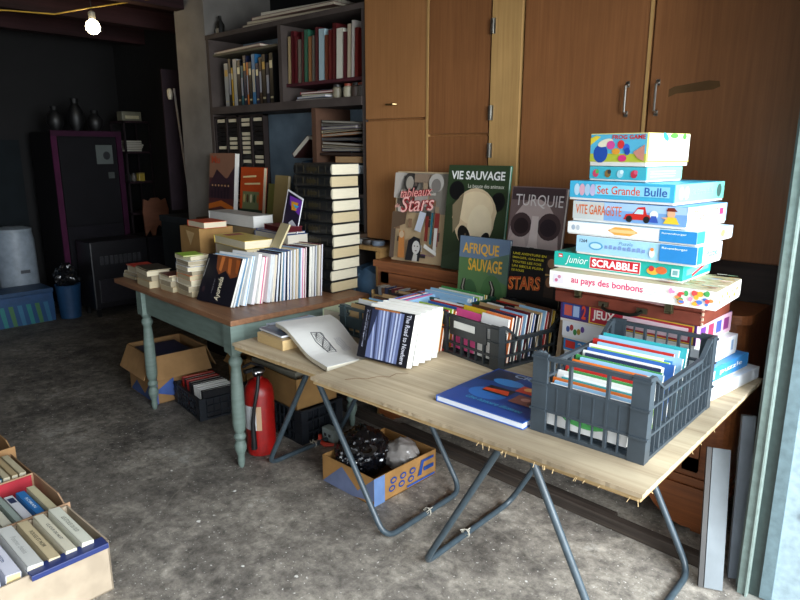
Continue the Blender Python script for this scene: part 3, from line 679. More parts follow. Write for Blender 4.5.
gbox(1.088,-.545,1.985,1,.545,.26,.058,'#f0ece2','white game box reading au pays des bonbons, on the suitcase', f_bon, r_bon, t_bon)
def f_scr(a,w,h):
    a.r(w*.04,h*.62,w*.075,h*.88,'#d83030'); a.r(w*.045,h*.68,w*.07,h*.78,'#f0f0f0'); a.t('Junior',w*.10,h*.12,w*.29,h*.82,'#e8f4f0',.0,.35)
    a.r(w*.305,h*.1,w*.70,h*.9,'#f2eeea'); a.r(w*.31,h*.13,w*.695,h*.87,'#c8202c'); a.t('SCRABBLE',w*.325,h*.24,w*.68,h*.76,'#ffffff',.03)
    a.e(w*.79,h*.45,.02,.012,'#e8b040'); a.e(w*.85,h*.55,.018,.012,'#d86a38'); a.e(w*.78,h*.6,.009,.009,'#c83a3a'); a.r(w*.92,h*.25,w*.975,h*.75,'#d8ecec'); a.r(w*.93,h*.35,w*.965,h*.65,'#7aa8a8')
def r_scr(a,w,h): a.r(w*.1,h*.3,w*.9,h*.7,'#6ad0c0'); a.p([(w*.3,h*.1),(w*.8,h*.6),(w*.8,h*.8),(w*.3,h*.3)],'#c83a4a')
gbox(1.148,-.662,2.03,-1,.448,.25,.056,'#28b3a4','turquoise Junior SCRABBLE game box, on the bonbons box', f_scr, r_scr)
def f_rv2(a,w,h):
    a.r(0,0,w*.72,h,'#a5d3ec'); a.t('1264',w*.03,h*.6,w*.10,h*.82,'#2a3448',.02); a.e(w*.18,h*.45,.026,.014,'#5aa4cc'); a.e(w*.18,h*.45,.02,.009,'#c0e0f0')
    a.t('Puzzle',w*.38,h*.66,w*.5,h*.86,'#6a94b4',0,.2)
    for k in range(9): a.r(w*(.26+k*.04),h*.36,w*(.285+k*.04),h*(.55+.05*(k%2)),'#7e98c8')
    a.e(w*.66,h*.4,.009,.014,'#f0f0f0'); a.e(w*.66,h*.62,.006,.006,'#e89048')
    a.r(w*.72,0,w,h,'#2c86c8'); a.t('Ravensburger',w*.735,h*.70,w*.93,h*.86,'#eaf4fb',.01)
def r_rv(a,w,h): a.r(0,0,w*.2,h,'#2c86c8'); a.t('Puzzle',w*.35,h*.3,w*.8,h*.7,'#5a9ac8')
gbox(1.206,-.620,2.01,-3,.405,.20,.062,'#dfeef6','light blue Ravensburger puzzle box, lower of the two', f_rv2, r_rv)
def f_rv1(a,w,h):
    a.r(0,0,w*.74,h,'#f2f2ee'); a.p([(w*.34,h*.5),(w*.4,h*.85),(w*.52,h*.85),(w*.58,h*.5),(w*.52,h*.15),(w*.4,h*.15)],'#e8a84a'); a.r(w*.36,h*.36,w*.56,h*.64,'#f0c888')
    a.e(w*.05,h*.5,.007,.009,'#a8b8c8'); a.e(w*.09,h*.5,.007,.009,'#c0c8d0'); a.r(w*.74,0,w,h,'#2f8ccc'); a.t('Ravensburger',w*.755,h*.6,w*.93,h*.8,'#eaf4fb',.01)
def r_rv1(a,w,h): a.r(0,0,w*.2,h,'#3a96d4'); a.e(w*.7,h*.5,.018,.012,'#f0b868')
gbox(1.270,-.626,2.01,-4,.44,.285,.042,'#c9e4f2','white and blue Ravensburger puzzle box, upper of the two', f_rv1, r_rv1)
def f_gar(a,w,h):
    a.r(0,0,w*.3,h,'#c8ccc8'); a.r(w*.3,0,w,h,'#7ba6d6'); a.r(w*.3,h*.6,w,h,'#a8c8ea')
    a.t('VITE GARAGISTE',w*.03,h*.28,w*.46,h*.82,'#d8641c',.008)
    a.p([(w*.48,h*.15),(w*.5,h*.45),(w*.56,h*.5),(w*.6,h*.85),(w*.66,h*.9),(w*.68,h*.5),(w*.72,h*.45),(w*.72,h*.2)],'#cc2a22'); a.e(w*.53,h*.2,.011,.011,'#222222'); a.e(w*.68,h*.22,.011,.011,'#222222'); a.p([(w*.57,h*.5),(w*.6,h*.75),(w*.65,h*.75),(w*.65,h*.5)],'#bcdcf4')
    a.e(w*.74,h*.5,.014,.014,'#e8ecf4'); a.p([(w*.7,h*.1),(w*.78,h*.1),(w*.76,h*.45),(w*.72,h*.45)],'#3a5ab0')
    a.e(w*.88,h*.62,.013,.014,'#e8b088'); a.p([(w*.84,h*.75),(w*.93,h*.75),(w*.9,h*.95),(w*.85,h*.92)],'#7a2c1c'); a.p([(w*.82,h*.1),(w*.95,h*.1),(w*.92,h*.45),(w*.85,h*.45)],'#e8c838'); a.p([(w*.80,h*.4),(w*.85,h*.45),(w*.85,h*.3)],'#e8b088')
def r_gar(a,w,h): a.t('VITE GARAGISTE',w*.08,h*.3,w*.76,h*.78,'#dc7420',.005); a.r(w*.8,h*.4,w*.9,h*.75,'#d83a6a'); a.r(w*.0,0,w*.06,h,'#e8f0f8')
gbox(1.314,-.668,2.03,-5,.395,.30,.068,'#5b95d0','VITE GARAGISTE game box with red car and mechanics', f_gar, r_gar, side='#a9cdea')
def f_bul(a,w,h):
    for k in range(4): a.e(w*(.08+k*.055),h*.5,.011,.02,['#b8d8e8','#d8a8b8','#a8c8e0','#c0b8d8'][k])
    a.r(w*.27,h*.25,w*.96,h*.85,'#8fd4ea'); a.t('Set Grande',w*.29,h*.30,w*.70,h*.78,'#d84a28',.01); a.t('Bulle',w*.74,h*.30,w*.94,h*.78,'#2a58a8',.01)
def r_bul(a,w,h): a.e(w*.12,h*.5,.016,.02,'#c8e8e8'); a.e(w*.22,h*.5,.014,.02,'#e8f4f0'); a.t('Set Grande Bulle',w*.32,h*.38,w*.75,h*.68,'#9ad8c8',.01); a.e(w*.88,h*.5,.018,.022,'#4a6a64')
gbox(1.384,-.714,2.04,-6,.375,.36,.064,'#45b3d8','turquoise Set Grande Bulle toy box in the upper stack', f_bul, r_bul, side='#84dcc4', name='toy_box')
def f_tea(a,w,h):
    for k, x in enumerate((.12,.34,.56,.8)): a.e(w*x,h*.45,.012,.013,['#d84a6a','#8a6a3a','#a8d8e0','#c83a4a'][k]); a.e(w*x+.006,h*.6,.007,.007,['#5ab858','#3a3a3a','#e0f0f4','#e05a7a'][k])
def r_tea(a,w,h): 
    for k in range(3): a.r(w*.1,h*(.25+.2*k),w*.8,h*(.3+.2*k),'#d0f0e4')
gbox(1.450,-.822,2.08,-9,.215,.22,.047,'#48b6c6','small teal box with little round fruit figures, second from the top', f_tea, r_tea, side='#8adcc4', name='toy_box')
def f_frog(a,w,h):
    a.r(.002,.002,w-.002,h-.002,'#5cb8d8'); a.r(.002,.002,w-.002,h*.3,'#b8c040'); a.e(w*.2,h*.3,.028,.03,'#2850a8'); a.e(w*.28,h*.68,.03,.012,'#e8e4c8',15); a.t('FROG GAME',w*.40,h*.80,w*.97,h*.95,'#c82c28',.03)
    a.e(w*.38,h*.6,.016,.014,'#d8509a'); a.e(w*.56,h*.62,.013,.014,'#d83a3a'); a.e(w*.66,h*.5,.012,.013,'#3a6ad0'); a.e(w*.48,h*.38,.016,.01,'#e8a038'); a.e(w*.6,h*.14,.016,.011,'#d83a7a'); a.e(w*.68,h*.38,.01,.012,'#2a4aa8')
    a.p([(w*.78,h*.35),(w*.97,h*.62),(w*.97,h*.05),(w*.86,h*.15)],'#c88a78'); a.p([(.003,h*.6),(w*.2,h*.9),(w*.12,h*.94),(.003,h*.85)],'#e8d040')
def r_frog(a,w,h):
    a.r(.002,.002,w-.002,h-.002,'#f2f2e2'); a.r(0,0,w,h*.06,'#e4d858'); a.r(0,0,w*.03,h,'#e4d858'); a.e(w*.4,h*.88,.02,.01,'#3aa8b8',-30); a.e(w*.6,h*.92,.025,.008,'#58b848'); a.e(w*.85,h*.9,.012,.01,'#58b848')
gbox(1.499,-.827,2.08,-10,.215,.255,.106,'#e6dc8c','colourful FROG GAME box with balloons, topmost of the games stack', f_frog, r_frog, name='board_game')

# ================================================================== CRATES
def crate(M, w, d, h, col, label, name='plastic_crate', bars=10, solid=None, dip=.045, t=.008, small=False, group=None, hand=False, sideh=None):
    r = thing(name, label, 'crate', M, group)
    b = MB(); b.box((.004,.004,0),(w-.004,d-.004,.006),col)
    for k in range(6): b.box((.01,d*(k+.5)/6-.006,.006),(w-.01,d*(k+.5)/6+.006,.010),col)
    b.build('base', PLAST, r)
    pw = min(.06, w*.13)
    def side(L, Mx, long_, name, solidpanel):
        m = MB(); n = max(5, int(L/.035)) if not small else max(5,int(L/.04))
        # rim with dip
        hd = dip if long_ else 0
        pts = [(0,h-.012),(pw,h-.012),(pw+.07,h-.012-hd),(L-pw-.07,h-.012-hd),(L-pw,h-.012),(L,h-.012),(L,h),(L-pw,h),(L-pw-.06,h-hd),(pw+.06,h-hd),(pw,h),(0,h)]
        m.prism(pts, t*1.7, col, Mx @ Matrix.Translation((0,0,-t*.6)))
        m.box((0,.0,-.004),(L,.010,t+.002),col,Mx)
        mid1, mid2 = h*.30, h*.64
        m.box((0,mid1-.004,-.004),(L,mid1+.003,t+.001),col,Mx); m.box((0,mid2-.004,-.004),(L,mid2+.003,t+.001),col,Mx)
        for k in range(1,n):
            x = L*k/n; top = h-.006-(hd if pw+.05 < x < L-pw-.05 else hd*.4)
            thick = (k % 3 == 0)
            m.box((x-(.004 if thick else .0018),.004,-.001 if not thick else -.005),(x+(.004 if thick else .0018),top if (thick or not solidpanel) else mid2,t),col,Mx)
        if solidpanel: m.box((pw,mid1,t*.35),(L-pw,mid2,t*.8),col,Mx)
        m.build(name, PLAST, r)
    RX = Matrix.Rotation(R(90),4,'X')
    side(w, RX @ Matrix.Translation((0,0,-t)), False, 'front_panel', solid)
    side(w, Matrix.Translation((0,d,0)) @ RX, False, 'back_panel', False)
    side(d, Matrix.Translation((t,0,0)) @ Matrix.Rotation(R(90),4,'Z') @ RX @ Matrix.Translation((0,0,-t)), True, 'side_panel', False)
    side(d, Matrix.Translation((w,0,0)) @ Matrix.Rotation(R(90),4,'Z') @ RX @ Matrix.Translation((0,0,-t)), True, 'side_panel', False)
    hp = h+.006
    for (x, y, sx, sy) in ((0,0,1,1),(w,0,-1,1),(0,d,1,-1),(w,d,-1,-1)):
        m = MB(); a, b2 = sorted((x-sx*.004, x+sx*pw)); c2, d2 = sorted((y-sy*.004, y+sy*.007)); m.box((a,c2,0),(b2,d2,hp),col)
        a, b2 = sorted((x-sx*.0035, x+sx*.0065)); c2, d2 = sorted((y+sy*.0071, y+sy*pw*.7)); m.box((a,c2,0),(b2,d2,hp-.001),col)
        for zz in (h*.3,h*.64,h-.006):
            a, b2 = sorted((x-sx*.008, x+sx*pw)); c2, d2 = sorted((y-sy*.008, y+sy*.004)); m.box((a,c2,zz-.003),(b2,d2,zz+.003),col)
        m.build('corner_post', PLAST, r)
    return r
ZN = .741
crate(T(-.905,1.583,ZN), .335,.53,.235,'#363f46','large grey plastic crate of picture books on the near table', solid=True)
# children's books inside, covers facing the viewer, thickness along y
kb = [('white',.014,.12),('pale blue',.012,.125),('orange',.008,.13),('teal',.012,.13),('white',.016,.14),('green',.010,.145),('red',.008,.15),('white',.014,.15),('lime',.01,.155),('orange',.006,.16),('pale blue',.012,.165),('green',.012,.165),('navy',.014,.17),('white',.008,.175),('blue',.012,.18),('lime',.01,.18),('white',.010,.185),('pale blue',.012,.19),('red',.010,.195),('maroon',.010,.19),('pale blue',.01,.20),('teal',.014,.205)]
y = 1.606
for i, (cn, t, h) in enumerate(kb):
    lean = R(14); w = .255+.02*math.sin(i*1.9)
    x0 = -.885+.012*math.sin(i*2.7)
    up = (0, math.sin(lean), math.cos(lean)); y += t/math.cos(lean)+.0042
    nz = Vector((1,0,0)).cross(Vector(up))
    def art_k(a, w, h, i=i): 
        a.r(w*.08,h*.7,w*.9,h*.93,['#f0e8c0','#e04838','#3a80c8','#f4c838','#ffffff'][i%5]); a.e(w*.5,h*.35,w*.3,h*.22,['#58b060','#e88838','#e868a0','#38a0c0'][i%4])
    book(frame((x0, y, ZN+.012+t*math.sin(lean)), (1,0,0), up), w, h, t, CN[cn], '#e6e2d6', "%s children's book, %s from the front in the large grey crate" % (cn, ORD[i]), "children's books in the large grey crate", soft=True, art=art_k)

# black crate A
A_M = T(-1.597,2.01,ZN,-11)
crate(A_M, .335,.40,.165,'#23282b','black plastic crate with white sticker full of comics', small=True, dip=.05)
bpy.context.view_layer.update()
pa = COL.objects['plastic_crate.001'] if 'plastic_crate.001' in COL.objects else None
st = MB(); st.box((.09,-.0065,.118),(.21,-.005,.146),'#c9c9c4'); st = st.build('sticker', PRINT, pa); plabel(st, 'plain white sticker')
st = MB(); st.box((.06,-.002,.085),(.27,.004,.158),'#1d2124'); st.build('handle_panel', PLAST, pa)
def comic_row(M, n, x0, x1, y0, ystep, h0, cols, where, group, lean=12, tt=.008, hh=None, name='comic', z=.012):
    q = random.Random(hash(where) % 1000 if False else len(where)*7+n)
    for i in range(n):
        cn = cols[i % len(cols)]; t = tt*q.uniform(.75,1.2); h = h0+q.uniform(-.008,.008)
        L = R(lean+q.uniform(-1,1)); up = (0, math.sin(L), math.cos(L)); y = y0+i*ystep
        m = M @ frame((x0+q.uniform(-.004,.004), y, z+t*math.sin(L)), (1,0,0), up)
        book(m, (x1-x0), h, t, CN[cn], '#dcd6c6', '%s %s, %s from the front %s' % (cn, name, ORD[i], where), group, soft=True, name=name, cat='comic' if name == 'comic' else 'book')
comic_row(A_M, 16, .018, .165, .045, .0175, .165, ['pink','lime','yellow','orange','grey','brown','black','tan','red','grey','white','black','brown','red','tan','black'], 'in the left half of the stickered crate', 'comics in the left half of the black crate', lean=14)
comic_row(A_M, 15, .172, .315, .05, .0185, .175, ['white','orange','navy','grey','red','pale blue','maroon','grey','blue','black','tan','pale blue','red','brown','yellow'], 'in the right half of the stickered crate', 'comics in the right half of the black crate', lean=10)
# second black crate behind it (at right rear)
crate(T(-1.555,2.245,ZN+.001,0) if False else T(-3.0,0,-5), .1,.1,.1,'#111111','x') if False else None

# comics row behind Nowhere books (on the board)
B_M = T(-1.775,1.955,ZN,-6)
comic_row(B_M, 14, 0, .20, .0, .0185, .165, ['white','orange','yellow','orange','red','lime','orange','tan','blue','red','white','orange','pale blue','red'], 'behind the Nowhere books', 'comics standing behind the Nowhere books', lean=10, z=.001)
# green crate behind
crate(T(-1.90,2.21,ZN,-6), .30,.20,.16,'#1f4a38','dark green crate of comics under the antelope book', small=True, dip=.0)
comic_row(T(-1.90,2.21,ZN,-6), 8, .018, .285, .03, .018, .165, ['pale blue','white','pale blue','blue','lime','white','green','yellow'], 'in the dark green crate', 'comics in the dark green crate', lean=6)
# pink/blue magazines, long stripes running back (thickness along x)
for i, cn in enumerate(['blue','red','white','blue','pink','pale blue']):
    t = .012
    book(frame((-1.895+i*.016+t, 2.02, .742), (0,1,0), (-.15,0,1)), .30, .165, t, CN[cn], '#dcd6c6', '%s magazine on its edge, %s from the left beside the dark basket' % (cn, ORD[i]), 'magazines on edge beside the dark basket', soft=True, name='magazine', cat='magazine')
# dark basket with comics at left
crate(T(-2.175,1.985,.708,-2), .26,.40,.135,'#39474a','dark grey-green plastic basket behind the big white book', name='plastic_basket', small=True, dip=.03, solid=True)
comic_row(T(-2.175,1.985,.708,-2), 15, .018, .238, .03, .0225, .135, ['tan','black','white','yellow','black','pale blue','brown','black','cream','tan','maroon','black','grey','brown','tan'], 'in the dark basket', 'comics in the dark grey-green basket', lean=14)
book(T(-2.38,2.05,.708), .18,.28,.075,'#c8d4b0','#d8d0b8','pale green booklet stack squeezed beside the basket')
# row of dark paperbacks in a shallow cardboard tray along the sideboard
tr = thing('cardboard_tray', 'shallow cardboard tray of dark paperbacks against the sideboard', 'box', T(-2.36,2.375,.708,0))
m = MB(); m.box((0,0,0),(.5,.09,.004),'#a88a5c'); m.box((0,0,0),(.5,.004,.1),'#a88a5c'); m.box((0,.086,0),(.5,.09,.1),'#a88a5c'); m.box((0,0,0),(.004,.09,.12),'#a88a5c'); m.box((.496,0,0),(.5,.09,.14),'#c8b48a'); m.build('body', CARD, tr)
for i in range(20):
    cn = ['black','grey','brown','navy','black','maroon','tan','grey','black','brown','navy','red','grey','black','cream','brown','grey','black','navy','tan'][i]; t = .02
    book(frame((-2.350+i*.0242+t, 2.382, .714), (0,1,0), (-.08,0,1)), .072, .135+.006*math.sin(i*3), t, CN[cn], '#b8ab90', '%s paperback, %s from the left in the cardboard tray' % (cn, ORD[i]), 'paperbacks in the cardboard tray', soft=True)

# ================================================================== BOOKS FACING OUT
# The Road to Nowhere: five copies, first with cover showing
def art_now(a, w, h):
    a.r(0,0,w,h,'#17171f'); a.r(w*.17,h*.03,w*.80,h*.97,'#68739c'); q = random.Random(2)
    for k in range(9):
        x = w*(.2+.065*k); b = w*(.28+.055*k); a.p([(x,h*.97),(x+w*.03,h*.97),(b+w*.03,h*.03),(b,h*.03)], ['#aab6d8','#39415f','#8d9ac4','#c4cde6'][k%4])
    a.p([(w*.17,h*.97),(w*.3,h*.97),(w*.22,h*.5),(w*.17,h*.3)],'#2a3048')
    a.r(w*.22,h*.965,w*.72,h*.998,'#a86a3a')
    a.t('The Road to Nowhere',w*.86,h*.97,w*.86+h*.92,h*.97+w*.085,'#d8d8e4',.01,0,-90)
    a.t('A novel of the open road',w*.06,h*.93,w*.06+h*.72,h*.93+w*.045,'#b0b4c8',0,0,-90); a.t('by the same author',w*.11,h*.93,w*.11+h*.6,h*.93+w*.03,'#8086a0',0,0,-90)
pos = Vector((-1.775,1.70,ZN)); ang = R(4); dx = Vector((math.cos(ang), math.sin(ang),0)); dy = Vector((-math.sin(ang),math.cos(ang),0))
for i in range(5):
    lean = R(16-1.2*i); t = .035; up = dy*math.sin(lean)+Vector((0,0,math.cos(lean)))
    if i: pos = pos+dy*(t/math.cos(lean)+.0055)
    nz = dx.cross(up)
    # front cover toward viewer: nz points toward -y
    book(frame(pos-nz*t+Vector((0,0,t*math.sin(lean))), dx, up), .25, .205, t, '#e6e3dc' if i else '#17171f', '#f0ece2', ('dark blue paperback The Road to Nowhere with waterfall-like cover, facing out' if i == 0 else 'white-spined paperback, %s behind the Road to Nowhere cover' % ORD[i-1]), 'copies of the road paperback on the near table', soft=True, art=art_now if i == 0 else None)
# big white book (bent over)
WB = thing('art_book', 'large floppy white book with a black sketch sagging over the table junction', 'book', T(0,0,0))
def wprof(u):
    a = min(1,max(0,(u-.15)/.6)); a = a*a*(3-2*a); 
    return .062*(1-a)
def bend_sheet(name, z0, z1, col, mat, par):
    m = MB(); n = 16; A = Vector((-2.16,1.60)); B = Vector((-1.80,1.475)); C = Vector((-1.80,1.86)); 
    vs = []
    # corners: p00 left-front, p10 right-front, p11 right-back, p01 left-back
    p00, p10, p11, p01 = Vector((-2.30,1.70)), Vector((-1.80,1.565)), Vector((-1.765,1.79)), Vector((-2.225,1.96))
    for side in (0,1):
        for j in range(9):
            v = j/8
            for i in range(n+1):
                u = i/n; p = (p00*(1-u)+p10*u)*(1-v)+(p01*(1-u)+p11*u)*v
                prof = wprof(u)
                z = .709+.004+prof+(z1 if side else z0)
                vs.append((p.x,p.y,z))
    fs = []; N = 9*(n+1)
    for j in range(8):
        for i in range(n):
            a = j*(n+1)+i; fs.append((a,a+n+1,a+n+2,a+1)); fs.append((N+a,N+a+1,N+a+n+2,N+a+n+1))
    for i in range(n): a = i; fs.append((a,a+1,N+a+1,N+a)); a = 8*(n+1)+i; fs.append((a+1,a,N+a,N+a+1))
    for j in range(8): a = j*(n+1); fs.append((a+n+1,a,N+a,N+a+n+1)); a = j*(n+1)+n; fs.append((a,a+n+1,N+a+n+1,N+a))
    m.add(vs, fs, col); 
    return m.build(name, mat, par)
bend_sheet('pages', 0, .017, '#ded6c0', PAPER, WB); bend_sheet('cover', .0175, .019, '#e6e4de', PRINT, WB)
m = MB(); q = random.Random(9)
p00, p10, p11, p01 = Vector((-2.30,1.70)), Vector((-1.80,1.565)), Vector((-1.765,1.79)), Vector((-2.225,1.96))
def bz(u, v):
    p = (p00*(1-u)+p10*u)*(1-v)+(p01*(1-u)+p11*u)*v; return (p.x,p.y,.709+.004+wprof(u)+.0195)
def stroke(pts, r, c): m.tube([bz(*p) for p in pts], r, c, 5)
for k in range(7):
    v = .36+k*.025; stroke([(.38+.30*s/10+.0*k, v+.02*math.sin(s*1.4+k)) for s in range(11)], .0012, '#3a3a3c' if k < 4 else '#77777a')
stroke([(.36,.34),(.5,.31),(.7,.36),(.72,.5),(.55,.52),(.38,.5),(.36,.34)], .0016, '#2c2c2e')
for k in range(4): stroke([(.50+.24*s/8,.66+k*.04+.015*math.sin(s*1.7+k)) for s in range(9)], .0010, '#a8a8b0')
plabel(m.build('cover_sketch', PRINT, WB), 'black pen sketch')
# books under the big white book (left)
book(T(-2.35,1.635,.708,-4), .20,.26,.045,'#b89a6c','#c4a878','thick tan paperback under the left edge of the big white book', soft=True)
def art_c(a, w, h): a.r(w*.1,h*.1,w*.9,h*.5,'#4a5a70'); a.r(w*.1,h*.55,w*.9,h*.9,'#b86a4a'); a.e(w*.4,h*.4,.03,.02,'#d8d0c0'); a.e(w*.7,h*.25,.02,.02,'#d08a4a')
book(T(-2.37,1.66,.755,-6), .19,.25,.010,'#40485a','#d8d8d8','grey-blue illustrated magazine on the thick tan paperback', soft=True, art=art_c, name='magazine', cat='magazine')
def art_d(a, w, h): a.r(0,0,w,h,'#b8c8d0'); a.r(0,h*.3,w,h*.75,'#3f8fc0'); a.r(0,h*.75,w,h*.95,'#c05a3a')
book(T(-2.415,1.70,.708,2), .12,.30,.042,'#c4ccd8','#dfe2e8','white and blue holiday book at the back left corner of the middle table', art=art_d)
book(T(-2.412,1.73,.751,-6), .15,.24,.010,'#8fa3b8','#d8dce4','pale grey-blue paperback on the holiday book', soft=True)
# big blue book lying flat
def art_bl(a, w, h):
    # x to right (world +x), y away
    a.r(.003,.003,w-.003,h-.003,'#1f3f86'); a.p([(0,h*.3),(w*.5,h*.5),(w,h*.35),(w,h*.75),(0,h*.8)],'#20407c'); a.p([(0.01,h*.6),(w*.35,h*.7),(w*.4,h*.95),(0.01,h*.97)],'#2c3044'); a.e(w*.35,h*.35,.07,.05,'#2c68b0'); a.e(w*.35,h*.7,.06,.03,'#3a80c0')
    a.t('CRITIQUE',w*.28,h*.86,w*.98,h*.96,'#8fa0b8',.03)
    a.p([(w*.52,h*.72),(w*.85,h*.72),(w*.85,h*.56),(w*.52,h*.56)],'#c83a20'); a.e(w*.62,h*.66,.018,.016,'#e8a860'); a.e(w*.74,h*.68,.02,.01,'#d8d8d0'); a.p([(w*.25,h*.54),(w*.55,h*.54),(w*.55,h*.38),(w*.25,h*.38)],'#1c1c22'); a.p([(w*.25,h*.46),(w*.5,h*.5),(w*.55,h*.4),(w*.25,h*.4)],'#d84a24')
    a.p([(w*.62,h*.5),(w*.92,h*.5),(w*.92,h*.3),(w*.62,h*.3)],'#8a5248'); a.e(w*.74,h*.42,.016,.014,'#c89080'); a.e(w*.84,h*.36,.014,.012,'#5a3a38')
    a.t('Une histoire illustree',w*.25,h*.13,w*.88,h*.19,'#3f9ab8',0,.3)
book(frame((-1.255,1.562,ZN),(1,-.015,0),(.05,1,0)), .335,.36,.022,'#2d5aa8','#e4e8f0','large dark blue art book lying flat between the crates', art=art_bl)

# standing display books
def art_tab(a, w, h):
    a.r(0,0,w,h,'#bfa580'); a.r(.006,h*.55,w-.006,h*.985,'#8c857a')
    q = random.Random(6)
    for k in range(26):
        x, y = w*q.uniform(.03,.85), h*q.uniform(.05,.9); a.r(x, y, x+w*q.uniform(.06,.13), y+h*q.uniform(.04,.1), ['#d0c8bc','#5c5048','#a08a70','#3c3634','#b89a78','#8a6a50'][k%6]); a.e(w*.32,h*.88,w*.11,h*.10,'#3a3634'); a.e(w*.33,h*.87,w*.075,h*.075,'#a39a8e'); a.p([(w*.03,h*.7),(w*.2,h*.98),(w*.03,h*.98)],'#b8b0a8'); a.r(w*.42,h*.88,w*.68,h*.97,'#8c7866')
    a.e(w*.84,h*.88,w*.14,h*.10,'#b4aea6'); a.e(w*.84,h*.85,w*.09,h*.075,'#7c7670'); a.r(w*.45,h*.62,w*.7,h*.75,'#a39a92')
    a.p([(w*.03,h*.35),(w*.3,h*.42),(w*.32,h*.55),(w*.03,h*.55)],'#5c4838'); a.r(w*.03,h*.03,w*.12,h*.36,'#57463c'); a.p([(w*.2,h*.04),(w*.34,h*.04),(w*.3,h*.34),(w*.2,h*.34)],'#c07a3c'); a.e(w*.25,h*.30,w*.05,h*.04,'#cbb090')
    a.p([(w*.5,h*.36),(w*.62,h*.34),(w*.7,h*.55),(w*.58,h*.57)],'#c6ccd8'); a.r(w*.70,h*.25,w*.76,h*.52,'#7c2c24'); a.r(w*.8,h*.22,w*.84,h*.56,'#2c6a78'); a.r(w*.87,h*.2,w*.96,h*.56,'#84302c'); a.r(w*.88,h*.14,w*.94,h*.4,'#d8d4cc'); a.p([(w*.7,h*.18),(w*.95,h*.1),(w*.95,h*.14),(w*.72,h*.22)],'#e8e4dc')
    a.p([(w*.36,h*.02),(w*.40,h*.24),(w*.5,h*.29),(w*.62,h*.27),(w*.66,h*.16),(w*.64,h*.02)],'#14131a'); a.e(w*.56,h*.17,w*.075,h*.075,'#d6d2cc'); a.e(w*.53,h*.185,.005,.003,'#33302e'); a.e(w*.59,h*.185,.005,.003,'#33302e'); a.e(w*.565,h*.135,.007,.003,'#6a4a48'); a.p([(w*.5,h*.02),(w*.53,h*.11),(w*.6,h*.09),(w*.6,h*.02)],'#c8c2ba')
    a.t('tableaux',w*.18,h*.70,w*.80,h*.80,'#9a2a30',.045,.3,6); a.t('tableaux',w*.18,h*.70,w*.80,h*.80,'#f0a8a0',.0,.3,6); a.t('de',w*.08,h*.59,w*.18,h*.635,'#f0a8a0',.01,.3,6)
    a.t('Stars',w*.20,h*.54,w*.86,h*.71,'#9a2a30',.05,.3,6); a.t('Stars',w*.20,h*.54,w*.86,h*.71,'#f4bcb4',.0,.3,6); a.t('Gilbert Durand',w*.68,h*.09,w*.92,h*.11,'#6a3c7a',0)
book(frame((-2.425,2.62,.955),(1,.05,0),(.0,.06,.47)), .345,.485,.018,'#a58658','#dcd6c8','tall collage book of film stars leaning on the cupboard doors', art=art_tab)
def art_vie(a, w, h):
    a.r(0,0,w,h,'#33442b'); a.p([(0,h*.6),(w*.3,h*.75),(w*.3,h*.2),(0,h*.1)],'#2e3c24'); a.p([(w*.75,h*.7),(w,h*.8),(w,h*.2),(w*.8,h*.3)],'#34442a')
    a.e(w*.17,h*.76,w*.13,h*.09,'#0d0d0f'); a.e(w*.86,h*.67,w*.11,h*.09,'#0d0d0f',-10)
    P = []
    for k in range(24):
        t = 2*math.pi*k/24; P.append((w*.50+w*.37*math.cos(t)*(1.0 if math.sin(t) > 0 else .9), h*.50+h*.29*math.sin(t)))
    a.p(P,'#dcc29c'); a.e(w*.50,h*.60,w*.30,h*.16,'#ead4ae'); a.e(w*.60,h*.44,w*.2,h*.2,'#efdcb8'); a.p([(w*.12,h*.62),(w*.30,h*.74),(w*.26,h*.45),(w*.16,h*.35)],'#8c7c60'); a.e(w*.36,h*.33,w*.10,h*.11,'#14120f',25); a.e(w*.70,h*.31,w*.07,h*.08,'#14120f',-25); a.e(w*.38,h*.35,.006,.006,'#6a5a48'); a.e(w*.52,h*.24,w*.14,h*.10,'#b8a488'); a.e(w*.54,h*.27,w*.07,h*.035,'#1c1814')
    a.t('VIE SAUVAGE',w*.06,h*.865,w*.94,h*.945,'#f0f0ec',.025); a.t('La beaute des animaux',w*.36,h*.79,w*.94,h*.825,'#d8d8c8',.005)
book(frame((-2.055,2.60,.955),(1,.02,0),(.0,.06,.5)), .36,.525,.02,'#2c8a70','#cfd8c8','large VIE SAUVAGE book with a panda leaning on the cupboard doors', art=art_vie)
def art_afr(a, w, h):
    a.r(0,0,w,h,'#587a4c'); a.r(0,h*.76,w,h,'#6a7f98'); a.p([(w*.5,h*.75),(w,h*.85),(w,h*.5),(w*.6,h*.6)],'#587060'); a.e(w*.7,h*.35,w*.22,h*.25,'#4a7043'); a.e(w*.25,h*.3,w*.18,h*.22,'#3e5e3c')
    a.t('AFRIQUE',w*.07,h*.79,w*.80,h*.93,'#e8b23c',.02); a.t('SAUVAGE',w*.20,h*.62,w*.88,h*.76,'#e8b23c',.02)
    L = [(.14,.52),(.11,.42),(.14,.33),(.22,.27),(.30,.22),(.36,.14),(.40,.06)]; Rr = [(.68,.53),(.74,.44),(.72,.35),(.66,.27),(.60,.21),(.56,.13),(.55,.06)]
    for Q in (L, Rr):
        for k in range(len(Q)-1):
            (x0,y0),(x1,y1) = Q[k],Q[k+1]; d = .010+.002*k; a.p([(w*x0-d,h*y0),(w*x0+d,h*y0),(w*x1+d*1.1,h*y1),(w*x1-d*1.1,h*y1)], '#2a2622'); a.p([(w*x0-d*.3,h*y0),(w*x0+d*.2,h*y0),(w*x1+d*.3,h*y1),(w*x1-d*.4,h*y1)], '#a8a094')
    a.e(w*.48,h*.0+.018,w*.12,.016,'#7a5a3c')
